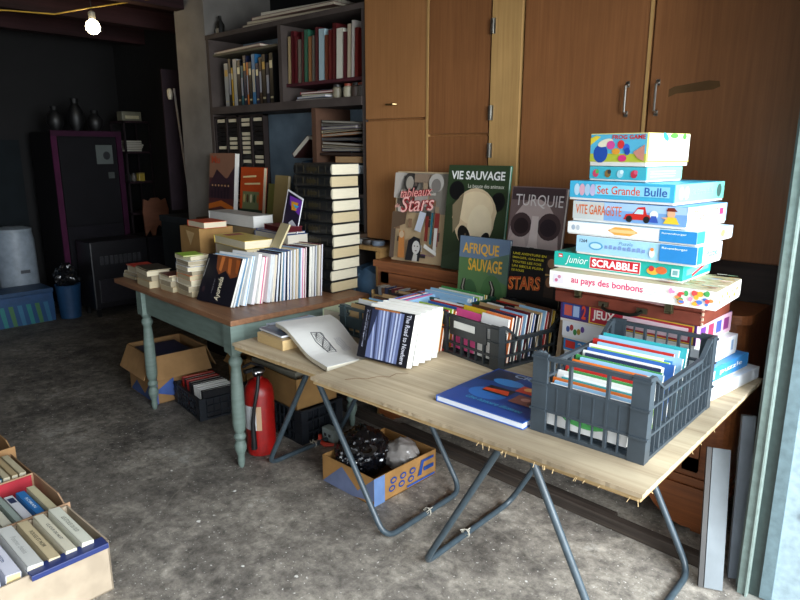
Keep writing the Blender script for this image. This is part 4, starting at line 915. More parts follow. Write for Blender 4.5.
book(frame((-1.825,2.43,ZN+.002),(1,.01,0),(.0,.03,.42)), .275,.415,.018,'#3a5068','#c8d0d4','AFRIQUE SAUVAGE book with antelope horns standing in front of the panda book', art=art_afr)
def art_tur(a, w, h):
    a.r(0,0,w,h,'#7a6664'); a.r(w*.02,h*.86,w*.98,h*.99,'#4a3a3c'); a.e(w*.48,h*.42,w*.47,h*.46,'#c4b0ab'); a.e(w*.2,h*.30,w*.19,h*.22,'#d2beb8'); a.e(w*.78,h*.32,w*.19,h*.22,'#cab6b0')
    a.e(w*.24,h*.60,w*.20,h*.13,'#4c3a3b',5); a.e(w*.76,h*.60,w*.21,h*.14,'#4c3a3b',-5); a.e(w*.25,h*.59,w*.14,h*.085,'#2e2123'); a.e(w*.75,h*.59,w*.15,h*.09,'#30242a')
    a.p([(w*.44,h*.70),(w*.56,h*.70),(w*.58,h*.42),(w*.64,h*.30),(w*.36,h*.30),(w*.42,h*.42)],'#e2d2cc'); a.e(w*.5,h*.30,w*.15,h*.075,'#5a4645'); a.e(w*.42,h*.26,w*.05,h*.03,'#2c2022'); a.e(w*.58,h*.26,w*.05,h*.03,'#2c2022'); a.e(w*.5,h*.13,w*.19,h*.07,'#3a2a2c'); a.e(w*.5,h*.15,w*.13,h*.03,'#8a7674')
    a.e(w*.5,h*.02,w*.3,h*.04,'#a08e8a'); a.t('TURQUIE',w*.10,h*.78,w*.97,h*.92,'#e6e0dc',.0)
book(frame((-1.645,2.56,.955),(1,-.04,0),(.02,.06,.45)), .285,.435,.025,'#584846','#b8b0a8','TURQUIE book with a stone face leaning on the wardrobe doors', art=art_tur)
def art_sta(a, w, h):
    a.r(0,0,w,h,'#111113')
    for k, (u1, s) in enumerate(((.70,'UNE AVENTURE EN'),(.66,'IMAGES, GALERIE'),(.62,'TOUTES LES FOIS'),(.66,'UN SIECLE PLEIN'),(.30,'DE ROLES'))): a.t(s,w*.05,h*(.90-k*.055),w*u1,h*(.93-k*.055),'#e0d030',.015)
    a.t('STARS',w*.02,h*.42,w*.66,h*.60,'#e89048',.04,.1,6); a.t('STARS',w*.02,h*.42,w*.66,h*.60,'#b8481c',.0,.1,6)
    a.r(w*.72,h*.40,w*.9,h*.94,'#3a2a22'); a.e(w*.81,h*.84,w*.07,h*.06,'#a07858'); a.e(w*.81,h*.60,w*.07,h*.07,'#9a6a48'); a.r(w*.72,h*.68,w*.9,h*.70,'#c8a060')
book(frame((-1.54,2.42,ZN+.06),(1,-.04,0),(.0,.04,.36)), .26,.335,.02,'#15151a','#c8c0b0','black STARS book with yellow lettering standing in front of the stone face', art=art_sta)
MB_ = MB().box((-1.53,2.39,ZN),(-1.27,2.50,ZN+.059),'#2a2a2e').build('box_file', PRINT); tag(MB_, 'black box file under the STARS book', 'box')
book(frame((-1.20,2.26,ZN),(0,1,0),(.07,0,1)), .17,.29,.02,'#b89c7c','#b89c7c','tan folder standing on edge left of the games stack', soft=True)
book(frame((-1.235,2.30,ZN+.25),(1,0,0),(0,.1,.4)), .07,.18,.015,'#1c1c22','#888','dark book edge beside the stone face book, behind the games', soft=True) if False else None

# ================================================================== OPEN CUPBOARD LEFT OF SIDEBOARD
OC = thing('open_cupboard', 'small open cupboard with pale wood edge left of the sideboard', 'cupboard', T(0,0,0))
MB().box((-2.755,2.62,.985),(-2.52,3.1,1.008)).build('top', M_POST, OC); MB().box((-2.545,2.60,.0),(-2.515,3.1,.985)).build('side', M_POST, OC)
MB().box((-2.765,3.05,0),(-2.545,3.1,.985),'#22201f').build('back', MATTE, OC); MB().box((-2.765,2.64,.55),(-2.545,3.05,.57),'#3a2c22').build('shelf', MATTE, OC)
r = thing('holdall', 'slate blue bag stuffed in the small open cupboard', 'bag', T(-2.66,2.74,.571))
m = MB(); bm = bmesh.new(); bmesh.ops.create_cube(bm, size=1); bmesh.ops.subdivide_edges(bm, edges=bm.edges, cuts=4, use_grid_fill=True)
for v in bm.verts:
    p = v.co; L = p.length; v.co = p*(.62/max(L,.5))*.5+p*.55; v.co.x *= .2; v.co.y *= .26; v.co.z = (v.co.z+.5)*.30+.012*math.sin(v.co.x*60)
m.addbm(bm, '#3e5870', None, True); m.build('body', PLAST, r)
m = MB(); m.tube([(-.06,-.135,.05),(-.06,-.145,.2),(-.03,-.13,.27)], .007, '#58748c', 8); m.tube([(.06,-.135,.03),(.05,-.14,.15),(.0,-.14,.2)], .007, '#58748c', 8); m.build('strap', PLAST, r)
for i,(x,c1,n1) in enumerate(((-2.74,'#8a8c88','grey'),(-2.68,'#3a3430','brown'),(-2.60,'#6a7684','slate'))):
    tag(MB().lathe([(.0,0),(.035,.0),(.04,.012),(.036,.028),(.0,.03)],c1,16,T(x,2.68,1.009)).build('saucer', PLAST), '%s dish in the gap above the small open cupboard' % n1, 'dish', 'dishes above the open cupboard')

# ================================================================== UNDER THE TABLES
def carton(M, w, d, h, col, label, flaps=True, art=None, inside='#7a5c38', rart=None, flap_l=.13, ang=28):
    r = thing('cardboard_box', label, 'box', M)
    m = MB(); t = .005
    m.box((0,0,0),(w,d,t),inside); m.box((0,0,0),(w,t,h),col); m.box((0,d-t,0),(w,d,h),col); m.box((0,0,0),(t,d,h),col); m.box((w-t,0,0),(w,d,h),col); m.build('body', CARD, r)
    if flaps:
        for (a, b, n) in (((0,0),(w,0),(0,-1)),((w,0),(w,d),(1,0)),((w,d),(0,d),(0,1)),((0,d),(0,0),(-1,0))):
            s, c = math.sin(R(ang)), math.cos(R(ang)); k = flap_l
            e = Vector((b[0]-a[0], b[1]-a[1])).normalized()*.012
            f = MB(); P = [(a[0]+e.x,a[1]+e.y,h),(b[0]-e.x,b[1]-e.y,h),(b[0]+n[0]*k*s,b[1]+n[1]*k*s,h-k*c),(a[0]+n[0]*k*s,a[1]+n[1]*k*s,h-k*c)]
            nn = Vector((n[0]*c, n[1]*c, s))*.004
            P2 = [tuple(Vector(p)+nn) for p in P]; f.add(P+P2, [(3,2,1,0),(4,5,6,7),(0,1,5,4),(1,2,6,5),(2,3,7,6),(3,0,4,7)], col); f.build('flap', CARD, r)
    if art: a = Art(F_front()); art(a, w, h); a.build('print', CARD, r)
    if rart: a = Art(F_right(w)); rart(a, d, h); a.build('print', CARD, r)
    return r
def a_bl1(a,w,h): a.p([(w*.05,h*.05),(w*.3,h*.3),(w*.6,h*.1),(w*.9,h*.5),(w*.98,h*.5),(w*.98,h*.02),(w*.05,h*.02)],'#4a5a84'); a.r(w*.93,0,w,h,'#4a5a94')
def a_bl2(a,w,h): a.r(0,0,w*.06,h,'#5a6aa4'); a.p([(0,h*.25),(w*.35,h*.5),(w*.35,h*.1)],'#4a62a0')
c1 = carton(T(-4.06,1.80,0,-5), .40,.36,.31,'#9c7850','open brown cardboard box with drooping flaps by the left green leg', art=a_bl1, rart=a_bl2, ang=22, flap_l=.15)
for i,(cn,dx,rz) in enumerate((('brown',0,3),('maroon',.02,-6),('black',.0,8),('navy',.01,-3))):
    book(T(-4.02+dx,1.83,.215+i*.02,-5+rz), .33,.26,.018, CN[cn], '#8d8678', '%s magazine, %s from the bottom inside the drooping-flap box' % (cn, ORD[i]), 'magazines in the cardboard box by the green leg', soft=True, name='magazine', cat='magazine')
tag(MB().box((-4.0,1.84,.006),(-3.72,2.06,.213),'#5a4a3c').build('bundle', CARD), 'dark paper bundle at the bottom of the drooping-flap box', 'bundle')
crate(T(-3.62,1.88,0,-9), .40,.27,.13,'#181d24','low black crate of upright books on the floor under the green table', small=True, dip=0)
CM = T(-3.62,1.88,0,-9)
for i in range(9):
    x = .03+i*.038; cn = ['red','black','red','black','black','white','white','white','black','grey','white'][i]; cc = CN[cn]
    book(CM @ frame((x+.03,.03,.012),(0,1,0),(-.06,0,1)) , .20, .16, .03, cc, '#e2e0d8', '%s backed thick book, %s from the left in the low black floor crate' % (cn, ORD[i]), 'books in the low black floor crate')
crate(T(-3.15,2.04,0,-2), .61,.28,.19,'#151a20','black crate on the floor behind the fire extinguisher', small=True, dip=0)
tag(MB().box((-3.12,2.06,.011),(-2.58,2.28,.175),'#23262c').build('bundle', CARD), 'dark bundle of papers filling the crate behind the extinguisher', 'bundle')
carton(T(-3.06,2.04,.198,-4), .50,.27,.17,'#8d6c42','brown cardboard box standing on the crate behind the extinguisher', flaps=False)
tag(MB().rbox((-3.02,2.05,.30),(-2.62,2.25,.385),.004,'#7e7a6c').build('bundle', CARD), 'grey paper bundle sticking out of the box behind the extinguisher', 'bundle')
carton(T(-3.44,2.16,0,-6), .22,.26,.30,'#8d6c42','narrow brown cardboard box between the two black floor crates', flaps=True, flap_l=.06)
# extinguisher
FX = thing('fire_extinguisher', 'red fire extinguisher with black hose beside the green table leg', 'fire extinguisher', T(-2.645,1.83,0))
MB().lathe([(.06,0),(.072,.006),(.076,.03),(.076,.06)], '#8c1512', 24).build('foot', PAINTM, FX)
MB().lathe([(.076,.03),(.076,.33),(.070,.365),(.050,.395),(.025,.41),(.022,.425)], '#98110d', 28).build('cylinder', PAINTM, FX)
m = MB(); m.lathe([(.022,.42),(.028,.43),(.028,.46),(.018,.47)],'#1a1a1c',14); m.box((-.012,-.08,.455),(.012,.03,.47),'#1a1a1c'); m.tube([(0,.02,.47),(0,-.04,.50),(0,-.09,.49)],.007,'#1a1a1c',8); m.build('valve', PLAST, FX)
m = MB(); m.tube([(.02,-.01,.45),(.06,-.04,.44),(.075,-.06,.38),(.06,-.075,.28),(.05,-.08,.2),(.055,-.082,.1),(.05,-.08,.06)],[.009]*4+[.011,.014,.016],'#141416',10); m.build('hose', PLAST, FX)
m = MB()
for k in range(8):
    a0 = R(-110+k*10); a1 = R(-100+k*10); rr = .0768
    m.add([(rr*math.cos(a0),rr*math.sin(a0),.15),(rr*math.cos(a1),rr*math.sin(a1),.15),(rr*math.cos(a1),rr*math.sin(a1),.28),(rr*math.cos(a0),rr*math.sin(a0),.28)], [(0,1,2,3)], '#d0d2d4' if k < 6 else '#b89878')
plabel(m.build('instruction_label', PRINT, FX), 'white instruction sticker')
m = MB(); m.lathe([(.03,.425),(.034,.43),(.034,.434),(.03,.44)],'#b8b8b8',16,T(.035,-.02,.03)); m.tube([(0.02,-.03,.45),(.055,-.05,.46)],.004,'#b8b8b8',6); m.build('gauge', STEEL, FX)
# box with bin bag
def a_ban(a,w,h):
    a.r(w*.0,0,w*.16,h,'#6a86b4')
    for k in range(3):
        for j in range(2): a.e(w*(.27+k*.15)+.01*j,h*(.35+.28*j),w*.05,h*.12,'#2c4a8c'); a.e(w*(.27+k*.15)+.01*j,h*(.35+.28*j),w*.03,h*.06,'#a67c4a')
    a.p([(w*.68,h*.3),(w*.74,h*.85),(w*.95,h*.85),(w*.95,h*.75),(w*.78,h*.75),(w*.74,h*.3)],'#2c4a8c'); a.r(w*.78,h*.4,w*.95,h*.55,'#2c4a8c'); a.r(w*.5,h*.08,w*.97,h*.16,'#3558a0')
def a_ban2(a,w,h): a.p([(0,0),(w*.4,h*.9),(w*.7,h*.3),(w,h),(w,h*.2),(w*.6,0)],'#6c7694'); 
BB = carton(T(-2.175,1.845,0,-1.5), .355,.42,.135,'#a67c4a','low fruit box with blue print holding a black bag under the tables', flaps=False, art=a_ban2, rart=a_ban, inside='#6a4c2c')
def blob(name, cx, cy, cz, rx, ry, rz, col, mat, seed, amp=.18, sub=4, parent=None, flat=None):
    bm = bmesh.new(); bmesh.ops.create_icosphere(bm, subdivisions=sub, radius=1)
    from mathutils import noise
    for v in bm.verts:
        p = v.co.normalized(); n = noise.noise(p*2.3+Vector((seed,0,0)))*1.2+abs(noise.noise(p*5+Vector((0,seed,0))))*.9+.4*noise.noise(p*11)
        k = 1+amp*n; v.co = Vector((p.x*rx*k, p.y*ry*k, p.z*rz*k))
        if flat is not None: v.co.z = max(v.co.z, flat)
        v.co += Vector((cx,cy,cz))
    m = MB(); m.addbm(bm, col, None, True); o = m.build(name, mat, parent); return o
tag(blob('bin_bag', -2.06,2.0,.13,.115,.13,.115,'#0b0c10',BAG,3,.16,5,flat=-.11), 'glossy crumpled black bin bag in the low fruit box', 'bag')
tag(blob('plastic_bag', -1.93,2.14,.10,.09,.085,.08,'#8f8a86',BAG,9,.14,4,flat=-.09), 'crumpled clear grey plastic bag in the back of the low fruit box', 'bag')
# saucepan lid / bulb shine
r = thing('metal_bowl', 'small shiny metal bowl on the black bag', 'bowl', T(-1.955,1.93,.17,0)); MB().lathe([(.012,0),(.034,.012),(.046,.034),(.044,.034),(.03,.014),(.008,.004)], '#d8d8dc', 22).build('bowl', STEEL, r)
# odds on the floor
r = thing('trigger_sprayer', 'broken red plastic piece lying behind the extinguisher', 'debris', T(-2.49,2.10,0)); m = MB(); m.tube([(0,0,.05),(.0,.0,.012),(.05,-.01,.012),(.09,.02,.012)], [.01,.014,.014,.008], '#b03a28', 8); m.build('arm', PLAST, r)
r = thing('switch_box', 'small pale grey switch box on the floor behind the extinguisher', 'box', T(-2.52,2.14,.0)); m = MB(); m.rbox((0,0,0),(.09,.05,.075),.004,'#8d9a96'); m.build('case', PLAST, r); m = MB(); m.box((.02,-.003,.03),(.035,.0,.045),'#2c3030'); m.box((.055,-.003,.03),(.07,.0,.045),'#2c3030'); m.build('socket', PLAST, r)
# floor beams
def beam(a, b, w, h, label, mat, z=0):
    A, B = Vector(a), Vector(b); L = (B-A).length; M = T(A.x,A.y,z,math.degrees(math.atan2(B.y-A.y,B.x-A.x)))
    m = MB(); m.rbox((0,0,0),(L,w,h),.004); o = m.build('floor_beam', mat); o.location = M.to_translation(); o.rotation_euler = M.to_euler(); tag(o, label, 'beam'); return o
beam((-3.1,2.505),(-.60,2.355),.045,.05,'long dark wooden beam on the floor along the sideboard', M_BEAM)
beam((-2.3,2.53),(-.98,2.45),.03,.03,'thin grey batten on the floor behind the long beam', M_BEAM, 0)
# leaning planks by the door frame
def plank(P, up, side, w, L, t, col, label, mat=WOODV, face=None):
    m = MB(); m.box((0,0,0),(w,L,t),col); m.box((0,0,-.0015),(w,L,0),face or col); o = m.build('leaning_plank', mat); M = frame(P, side, up); o.location = M.to_translation(); o.rotation_euler = M.to_euler(); tag(o, label, 'plank', 'planks leaning by the door frame'); return o
plank((-.556,2.262,.001),(.11,.30,.62),(.85,.35,0),.06,.50,.018,'#7b8286','short white painted plank leaning by the door frame')
plank((-.576,2.257,.001),(.11,.30,.62),(.85,.35,0),.016,.50,.03,'#4c4a48','dark grey batten leaning beside the short white plank')
plank((-.512,2.385,.001),(.03,.12,.80),(.8,.45,0),.045,.62,.018,'#707880','long pale grey plank leaning behind the short white one')

# small floor litter
q = random.Random(21); lit = [(-1.9,1.2),(-1.7,1.3),(-1.45,1.1),(-2.4,1.5),(-1.2,1.5),(-2.3,1.25),(-1.05,1.85),(-1.6,.95),(-1.3,1.35),(-2.8,1.4)]
for i, (x, y) in enumerate(lit):
    m = MB(); s = q.uniform(.004,.009); m.prism([(s*1.3*math.cos(a)+q.uniform(-.002,.002), s*math.sin(a)) for a in [k*1.05 for k in range(6)]], .0015, '#d8d5ce', T(x,y,.0005,q.uniform(0,90)))
    tag(m.build('paper_scrap', PAPER), 'tiny pale paper scrap on the stained floor', 'scrap', 'paper scraps on the floor')

# ================================================================== BOXES OF BOOKS, BOTTOM LEFT
def tray(M, w, d, h, col, label, rcol=None, curved=False):
    r = thing('book_box', label, 'box', M); m = MB(); t = .006
    m.box((0,0,0),(w,d,t),col); m.box((0,0,0),(w,t,h),col); m.box((0,0,0),(t,d,h),col); m.box((w-t,0,0),(w,d,h),col)
    if curved:
        pts = [(0,0),(w,0),(w,h*.55),(w-.05,h*.85),(w-.11,h),(0,h)]
        m.prism(pts, t, col, Matrix.Translation((0,d,0)) @ Matrix.Rotation(R(90),4,'X'))
    else: m.box((0,d-t,0),(w,d,h),col)
    m.build('body', CARD, r)
    return r
B1 = tray(T(-2.475,.20,0,1), .35,.605,.20,'#b3a28c','beige cardboard box of paperbacks at the lower left edge, nearest the camera')
bf = MB(); bf.rbox((-2.165,.55,.186),(-2.108,.80,.206),.002,'#2a376c'); bf = bf.build('book', PRINT); tag(bf, 'thin dark blue hardback lying along the rim of the nearest box', 'book')
def upbook(x, y, z, L, t, h, col, pg, lab, group, lean=0, tilt=0, txt=None, tcol='#4a4640', band=None):
    """spine up; spine runs along +x; thickness along y"""
    M = T(x, y, z) @ Matrix.Rotation(R(tilt),4,'Y') @ Matrix.Rotation(R(lean),4,'X')
    r = thing('paperback', lab, 'book', M, group); c = MB(); c.box((0,0,h-.002),(L,t,h),col); c.box((0,0,0),(L,.0015,h),col); c.box((0,t-.0015,0),(L,t,h),col); c.build('cover', PRINT, r)
    MB().box((.001,.0015,.001),(L-.001,t-.0015,h-.002),pg).build('pages', PAPER, r)
    a = Art(F_top(h))
    if txt: a.t(txt, L*.28, t*.32, L*.72, t*.68, tcol, .01)
    if band: a.r(L*.1, t*.15, L*.3, t*.85, band)
    if txt or band: a.build('spine_print', PRINT, r)
bs = [('white','#dcdccc','#cfc8b4',.040,'LES ETOILES DU SUD',None,'#6a6a5c'),('cream','#d8d2bc','#d0c8ae',.036,'LE JOUR DE NUIT',None,'#2c2c28'),('beige','#c9b894','#d0c4a0',.036,'ROUGE ET NOIR',None,'#2c2824'),('pale grey','#d2d2cc','#cfc6a8',.048,'Poemes choisis',None,'#a8a8a4'),('lavender white','#dcdce8','#d8c490',.045,'ile','#4a6ac0','#8088a0'),('white and blue','#dce4f0','#e8eef4',.036,None,'#90b8e0','#8088a0'),('brown','#5a4434','#d0c4a0',.034,None,None,''),('pale green','#c8d4cc','#d8dcd4',.05,None,None,'')]
y = .765
for i, (cn, cc, pg, t, tx, bd, tcl) in enumerate(bs):
    y -= t+.018
    upbook(-2.455+.006*math.sin(i*3), y, .045-.004*(i%3), .305, t, .185, cc, pg, '%s paperback, %s from the right end of the nearest box' % (cn, ORD[i]), 'paperbacks in the nearest beige box', lean=-6, tilt=1, txt=tx, tcol=tcl, band=bd)
B2 = tray(T(-2.86,.20,0,1), .37,.615,.20,'#a8876a','brown box with red lining, second from the camera at the lower left', curved=True)
rl = MB(); rl.prism([(0.006,.02),(.30,.02),(.30,.14),(.26,.185),(.20,.195),(.006,.195)], .003, '#a8323c', Matrix.Translation((0.01,.60,0)) @ Matrix.Rotation(R(90),4,'X')); 
m = MB(); m.box((.008,.0,.02),(.011,.60,.195),'#a8323c'); plabel(m.build('lining', CARD, B2), 'red inner lining')
bs2 = [('cream','#cfc4a0',.030),('blue','#2f74b4',.032),('white','#d8d8dc',.032),('grey','#98a49c',.022),('cream','#d4d0bc',.034),('tan','#c4b088',.03),('beige','#bda77c',.026),('black','#1c1a1a',.035),('white','#d8d8d0',.03),('tan','#b8a078',.03)]
y = .775
for i, (cn, cc, t) in enumerate(bs2):
    y -= t+.010
    upbook(-2.755+.005*math.sin(i*2), y, .02, .245, t, .178-.006*(i%3), cc, '#cfc6ac', '%s paperback, %s from the right-hand end of the red-lined box' % (cn, ORD[i]), 'paperbacks in the red-lined box', lean=-4, txt='ROMAN' if i in (1,5,6) else None, tcol='#e8ecf0' if i == 1 else '#4a4438', band='#2c3858' if i in (2,) else None)
B3 = tray(T(-3.16,.20,0,1), .27,.62,.18,'#8a6c50','low brown box of paperbacks, third from the camera at the left edge')
y = .79
for i, (cn, cc, t) in enumerate([('cream','#c8bc9c',.026),('tan','#b8a27c',.024),('cream','#c4b898',.026),('blue','#2c6c90',.026),('white','#ccd0d0',.026),('yellow','#c8b040',.03),('grey','#9c9c98',.03),('white','#d0d0cc',.03)]):
    y -= t+.006
    upbook(-3.14, y, .012, .23, t, .185, cc, '#c8c0a8', '%s paperback, %s from the right-hand end of the third box' % (cn, ORD[i]), 'paperbacks in the third box', lean=-4)
B4 = tray(T(-3.55,.20,0,1), .36,.64,.20,'#9a7650','tall brown box furthest along the left edge', curved=True)
y = .74
for i, (cn, cc, t) in enumerate([('maroon','#4a2420',.04),('brown','#5a3c2c',.04),('cream','#c8bc9c',.04)]):
    y -= t+.012
    upbook(-3.52, y, .012, .30, t, .13, cc, '#c8c0a8', '%s book in the furthest brown box, %s from its right end' % (cn, ORD[i]), 'books in the furthest brown box')

# ================================================================== DARK BACK OF THE GARAGE
def part(r, name, a, b, col, m=MATTE, bev=0, lab=None):
    o = MB().rbox(a, b, bev, col).build(name, m, r) if bev else MB().box(a, b, col).build(name, m, r)
    if lab: plabel(o, lab)
    return o
# dark cabinet with magenta edges
K = thing('steel_cabinet', 'tall near-black cabinet with magenta edges at the back of the garage', 'cabinet', T(-6.5,2.36,0))
part(K,'carcass',(-.5,0,.05),(0,.66,1.72),'#0c0a0e'); part(K,'edge_strip',(0,0,.05),(.02,.05,1.72),'#3c102e'); part(K,'edge_strip',(0,.61,.05),(.02,.66,1.72),'#300c26'); part(K,'top_trim',(0,0,1.68),(.025,.66,1.73),'#2e0e24')
part(K,'door',(0,.06,.85),(.015,.60,1.66),'#0e0d11'); part(K,'door',(0,.06,.1),(.015,.60,.83),'#121016')
a = Art(Matrix.Translation((.016,0,0)) @ F_right(0)); a.r(.40,1.42,.56,1.60,'#4c5250'); a.e(.50,1.50,.035,.04,'#15171a'); a.r(.5,1.28,.56,1.34,'#3a3e3c'); a.build('notice', PRINT, K)
pt = thing('stove', 'small dark iron stove standing before the magenta-edged cabinet', 'stove', T(-6.40,2.44,0))
part(pt,'body',(0,0,.08),(.32,.55,.72),'#17161a',PAINTM,.01); part(pt,'door',(.32,.05,.14),(.335,.5,.36),'#222026',PAINTM,.004); 
m = MB(); [m.box((.322,.08+k*.045,.5),(.332,.11+k*.045,.58),'#38383c') for k in range(9)]; m.build('grille', PAINTM, pt)
for y in (.04,.5):
    for x in (.04,.28): MB().box((x-.015,y-.015,0),(x+.015,y+.015,.08),'#141416').build('leg', PAINTM, pt)
# shelf rack with clutter
RK = thing('shelf_rack', 'dark narrow rack of three shelves right of the magenta-edged cabinet', 'shelves', T(-6.5,3.06,0))
for z in (.9,1.22,1.52,1.82): part(RK,'shelf',(-.3,0,z),(0,.28,z+.02),'#2a1c22')
for y in (0,.26): part(RK,'upright',(-.3,y,0),(-.28,y+.02,1.84),'#1c1418'); part(RK,'upright',(-.02,y,0),(0,y+.02,1.84),'#1c1418')
q = random.Random(31)
for k in range(6):
    book(T(-6.74,3.09,1.541+k*.018,q.uniform(-8,8)), .2,.18,.015,['#6a6a60','#8a8a80','#5a5048','#98948a','#4a4440','#7c7868'][k],'#a8a498','%s newspaper, %s from the bottom of the pile on the dark rack' % (['grey','pale','brown','cream','dark','khaki'][k],ORD[k]),'newspapers on the dark rack', soft=True, name='newspaper', cat='newspaper')
r = thing('tin', 'small yellow tin on the middle shelf of the dark rack', 'tin', T(-6.6,3.2,1.241)); part(r,'body',(0,0,0),(.06,.06,.075),'#a8923c',PAINTM,.004); part(r,'lid',(-.002,-.002,.075),(.062,.062,.083),'#6a5c2c',PAINTM)
for k,(y,cc,n1) in enumerate(((3.09,'#3c4440','green-grey'),(3.15,'#54504a','brown-grey'))):
    r = thing('jar', '%s jar on the middle shelf of the dark rack' % n1, 'jar', T(-6.6,y+.02,1.241), 'jars on the dark rack'); MB().lathe([(.025,0),(.028,.06),(.02,.07)],cc).build('body', PLAST, r); MB().lathe([(.022,.07),(.022,.082)],'#1c1c1c').build('lid', PLAST, r)
r = thing('radio', 'old cream radio on top of the dark rack', 'radio', T(-6.66,3.08,1.841)); part(r,'case',(0,0,0),(.12,.2,.09),'#6a6858',PLAST,.006); part(r,'dial',(.12,.03,.02),(.123,.17,.05),'#b0a888',PLAST)
# pig-shaped board
m = MB(); m.prism([(0,0),(.05,.06),(.07,.0),(.1,.0),(.12,.07),(.15,.1),(.19,.07),(.2,0),(.24,.0),(.27,.25),(.25,.36),(.2,.34),(.17,.37),(.1,.37),(.07,.34),(.02,.36),(0,.25)], .02, '#6e4430', frame((-6.15,3.02,.72),(0,1,0),(-.1,0,1)))
tag(m.build('cutting_board', WOODV), 'brown animal-shaped board propped beside the dark stove', 'board')
r = thing('side_cabinet', 'low dark cabinet carrying the animal-shaped board', 'cabinet', T(-6.4,3.0,0)); part(r,'carcass',(-.08,0,0),(.34,.34,.70),'#15131a'); part(r,'top',(-.09,-.01,.70),(.36,.35,.718),'#1c181e')
# panel with pale pole
r = thing('hanging_panel', 'dark curtain panel hanging beside the pillar at the back', 'curtain', T(-5.2,2.8,0)); part(r,'cloth',(0,0,1.05),(.02,.28,2.2),'#241a20'); 
m = MB(); m.tube([(-5.14,2.88,2.05),(-5.14,2.96,1.01)],.009,'#8a8078',8); tag(m.build('pole', PAINTM), 'thin pale pole standing against the dark hanging panel', 'pole')
r = thing('wall_lamp', 'small switched-off white lamp beside the pale pole', 'lamp', T(-5.14,2.84,1.96)); MB().lathe([(.015,0),(.022,.03),(.022,.07),(.012,.085)],'#b4ac98').build('shade', PLAST, r)
r = thing('storage_chest', 'dark chest below the hanging panel behind the green table', 'chest', T(-5.35,2.78,0)); part(r,'body',(0,0,0),(.45,.5,.95),'#1d2124'); part(r,'lid',(-.01,-.01,.95),(.46,.51,1.0),'#24282c')
# white drums
for k,(y,rr,h,c1,lab) in enumerate(((2.04,.17,.80,'#7c8690','white drum with a small label at the far left'),(1.72,.14,.76,'#55606e','grey-blue drum at the far left edge'))):
    r = thing('drum', lab, 'drum', T(-6.75+.05*k,y,.16) if False else T(-6.8,y,.0)); MB().lathe([(rr*.96,0),(rr,.02),(rr,h*.5),(rr*.98,h*.9),(rr*.9,h)],c1,28).build('shell', PLAST, r); MB().lathe([(rr*.92,h),(rr*.92,h+.03),(rr*.5,h+.05)],'#7a848c',28).build('lid', PLAST, r)
    if k == 0: MB().box((rr*.99,-.03,.42),(rr+.006,.05,.45),'#3c4046').build('drum_label', PRINT, r)
# blue containers
def a_band(a,w,h):
    a.r(0,0,w,h*.75,'#163c62')
    for k in range(7): a.p([(w*(.1+k*.13),0),(w*(.16+k*.13),0),(w*(.12+k*.13),h*.7),(w*(.05+k*.13),h*.7)],['#2a5c78','#206868','#38603e'][k%3])
r = thing('cool_box', 'blue cool box with green striped front at the far left', 'box', T(-6.62,1.60,0)); part(r,'body',(0,0,0),(.30,.56,.27),'#163a60',PLAST,.008); part(r,'lid',(-.005,-.005,.27),(.305,.565,.31),'#163656',PLAST,.006)
a = Art(F_right(.30)); a_band(a,.56,.27); a.build('print', PRINT, r)
r = thing('waste_bin', 'blue waste bin full of dark rubbish beside the cool box', 'bin', T(-6.33,2.30,0)); MB().lathe([(.09,0),(.11,.30),(.115,.32),(.105,.32),(.10,.29)],'#173a5c',22).build('bin', PLAST, r)
tag(blob('bin_bag',-6.33,2.30,.40,.10,.10,.10,'#131417',BAG,5,.3,4), 'dark rubbish bag bulging out of the blue bin', 'bag')
r = thing('wall_panel', 'large dark blue-grey board standing against the far left wall', 'panel', T(-7.16,1.6,0)); part(r,'board',(0,0,0),(.03,.7,1.65),'#0d1418')
# vases on cabinet
for k,(y,h,c1) in enumerate(((2.47,.22,'#0c0c0d'),(2.66,.30,'#09090a'),(2.84,.2,'#0d0c0d'))):
    r = thing('vase', ['squat dark vase at the left on the magenta-edged cabinet','tall dark vase in the middle on the magenta-edged cabinet','small dark vase at the right on the magenta-edged cabinet'][k], 'vase', T(-6.62,y,1.731), 'dark vases on the tall cabinet'); MB().lathe([(.04,0),(.075,h*.3),(.07,h*.6),(.03,h*.85),(.04,h)],c1,20).build('body', PLAST, r)
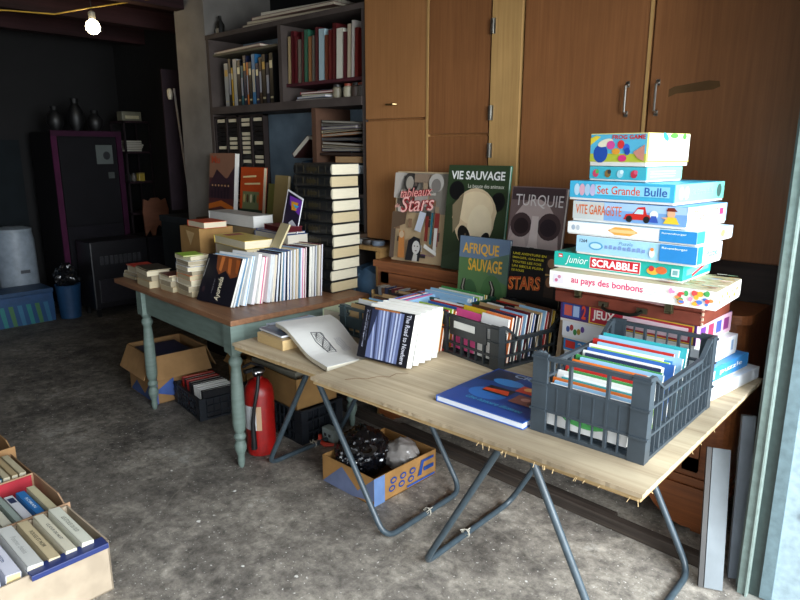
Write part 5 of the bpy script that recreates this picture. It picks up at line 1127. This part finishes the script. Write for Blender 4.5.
# lamp + cable
BL = thing('light_bulb', 'glowing bare light bulb hanging from the yellow cable', 'lamp', T(-5.0,2.20,2.37))
m, nt, b = newmat('lit_bulb_glass'); b.inputs['Base Color'].default_value = (1,.9,.6,1); b.inputs['Emission Color'].default_value = (1,.84,.5,1); b.inputs['Emission Strength'].default_value = 30; M_BULB = m
MB().lathe([(.0,-.0),(.025,.006),(.046,.028),(.05,.05),(.042,.078),(.022,.10)],'#ffffff',24).build('bulb', M_BULB, BL); MB().lathe([(.022,.10),(.024,.105),(.024,.15),(.012,.16)],'#8a8478',16).build('socket', PLAST, BL)
MB().tube([(0,0,.155),(.0,0,.34)],.004,'#2a2622',6).build('flex', PLAST, BL)
pts = [(-5.9,.4,2.6),(-5.3,1.2,2.44),(-5.15,1.7,2.48),(-5.02,1.95,2.475),(-5.0,2.18,2.545),(-4.7,2.45,2.60),(-4.4,2.72,2.66)]
m = MB(); m.tube(pts,.005,'#b08a30',6); tag(m.build('power_cable', PLAST), 'yellow cable strung under the ceiling past the bulb', 'cable')

# ================================================================== CAMERA
H = 1.55; f = 643; P = R(13.1); A = R(47.8)
fw_ = Vector((-math.cos(A)*math.cos(P), math.sin(A)*math.cos(P), -math.sin(P)))
rt = Vector((math.sin(A), math.cos(A), 0)); up = rt.cross(fw_)
cam = bpy.data.cameras.new('camera'); co = bpy.data.objects.new('camera', cam); COL.objects.link(co)
co.matrix_world = Matrix(((rt.x,up.x,-fw_.x,0),(rt.y,up.y,-fw_.y,0),(rt.z,up.z,-fw_.z,H),(0,0,0,1)))
cam.sensor_width = 36; cam.lens = 36*f/800; cam.clip_start = .05; cam.clip_end = 60
S.camera = co

# ================================================================== LIGHT
w = bpy.data.worlds.new('sky'); S.world = w; w.use_nodes = True; bg = w.node_tree.nodes['Background']
bg.inputs['Color'].default_value = (.86,.93,1.0,1); bg.inputs['Strength'].default_value = 3.3
def area(name, loc, target, sx, sy, e, c):
    l = bpy.data.lights.new(name, 'AREA'); l.shape = 'RECTANGLE'; l.size = sx; l.size_y = sy; l.energy = e; l.color = c
    o = bpy.data.objects.new(name, l); COL.objects.link(o); o.location = loc
    o.rotation_euler = (Vector(target)-Vector(loc)).to_track_quat('-Z','Y').to_euler(); return o
area('daylight_opening', (2.7,.9,2.0), (-1.4,1.6,.5), 3.0, 2.2, 420, (.88,.95,1.0))
l = bpy.data.lights.new('bulb_glow','POINT'); l.energy = 2.5; l.color = (1,.7,.38); l.shadow_soft_size = .05; o = bpy.data.objects.new('bulb_glow', l); COL.objects.link(o); o.location = (-5.0,2.2,2.3)
S.view_settings.view_transform = 'Standard'; S.view_settings.exposure = 0; S.view_settings.look = 'None'
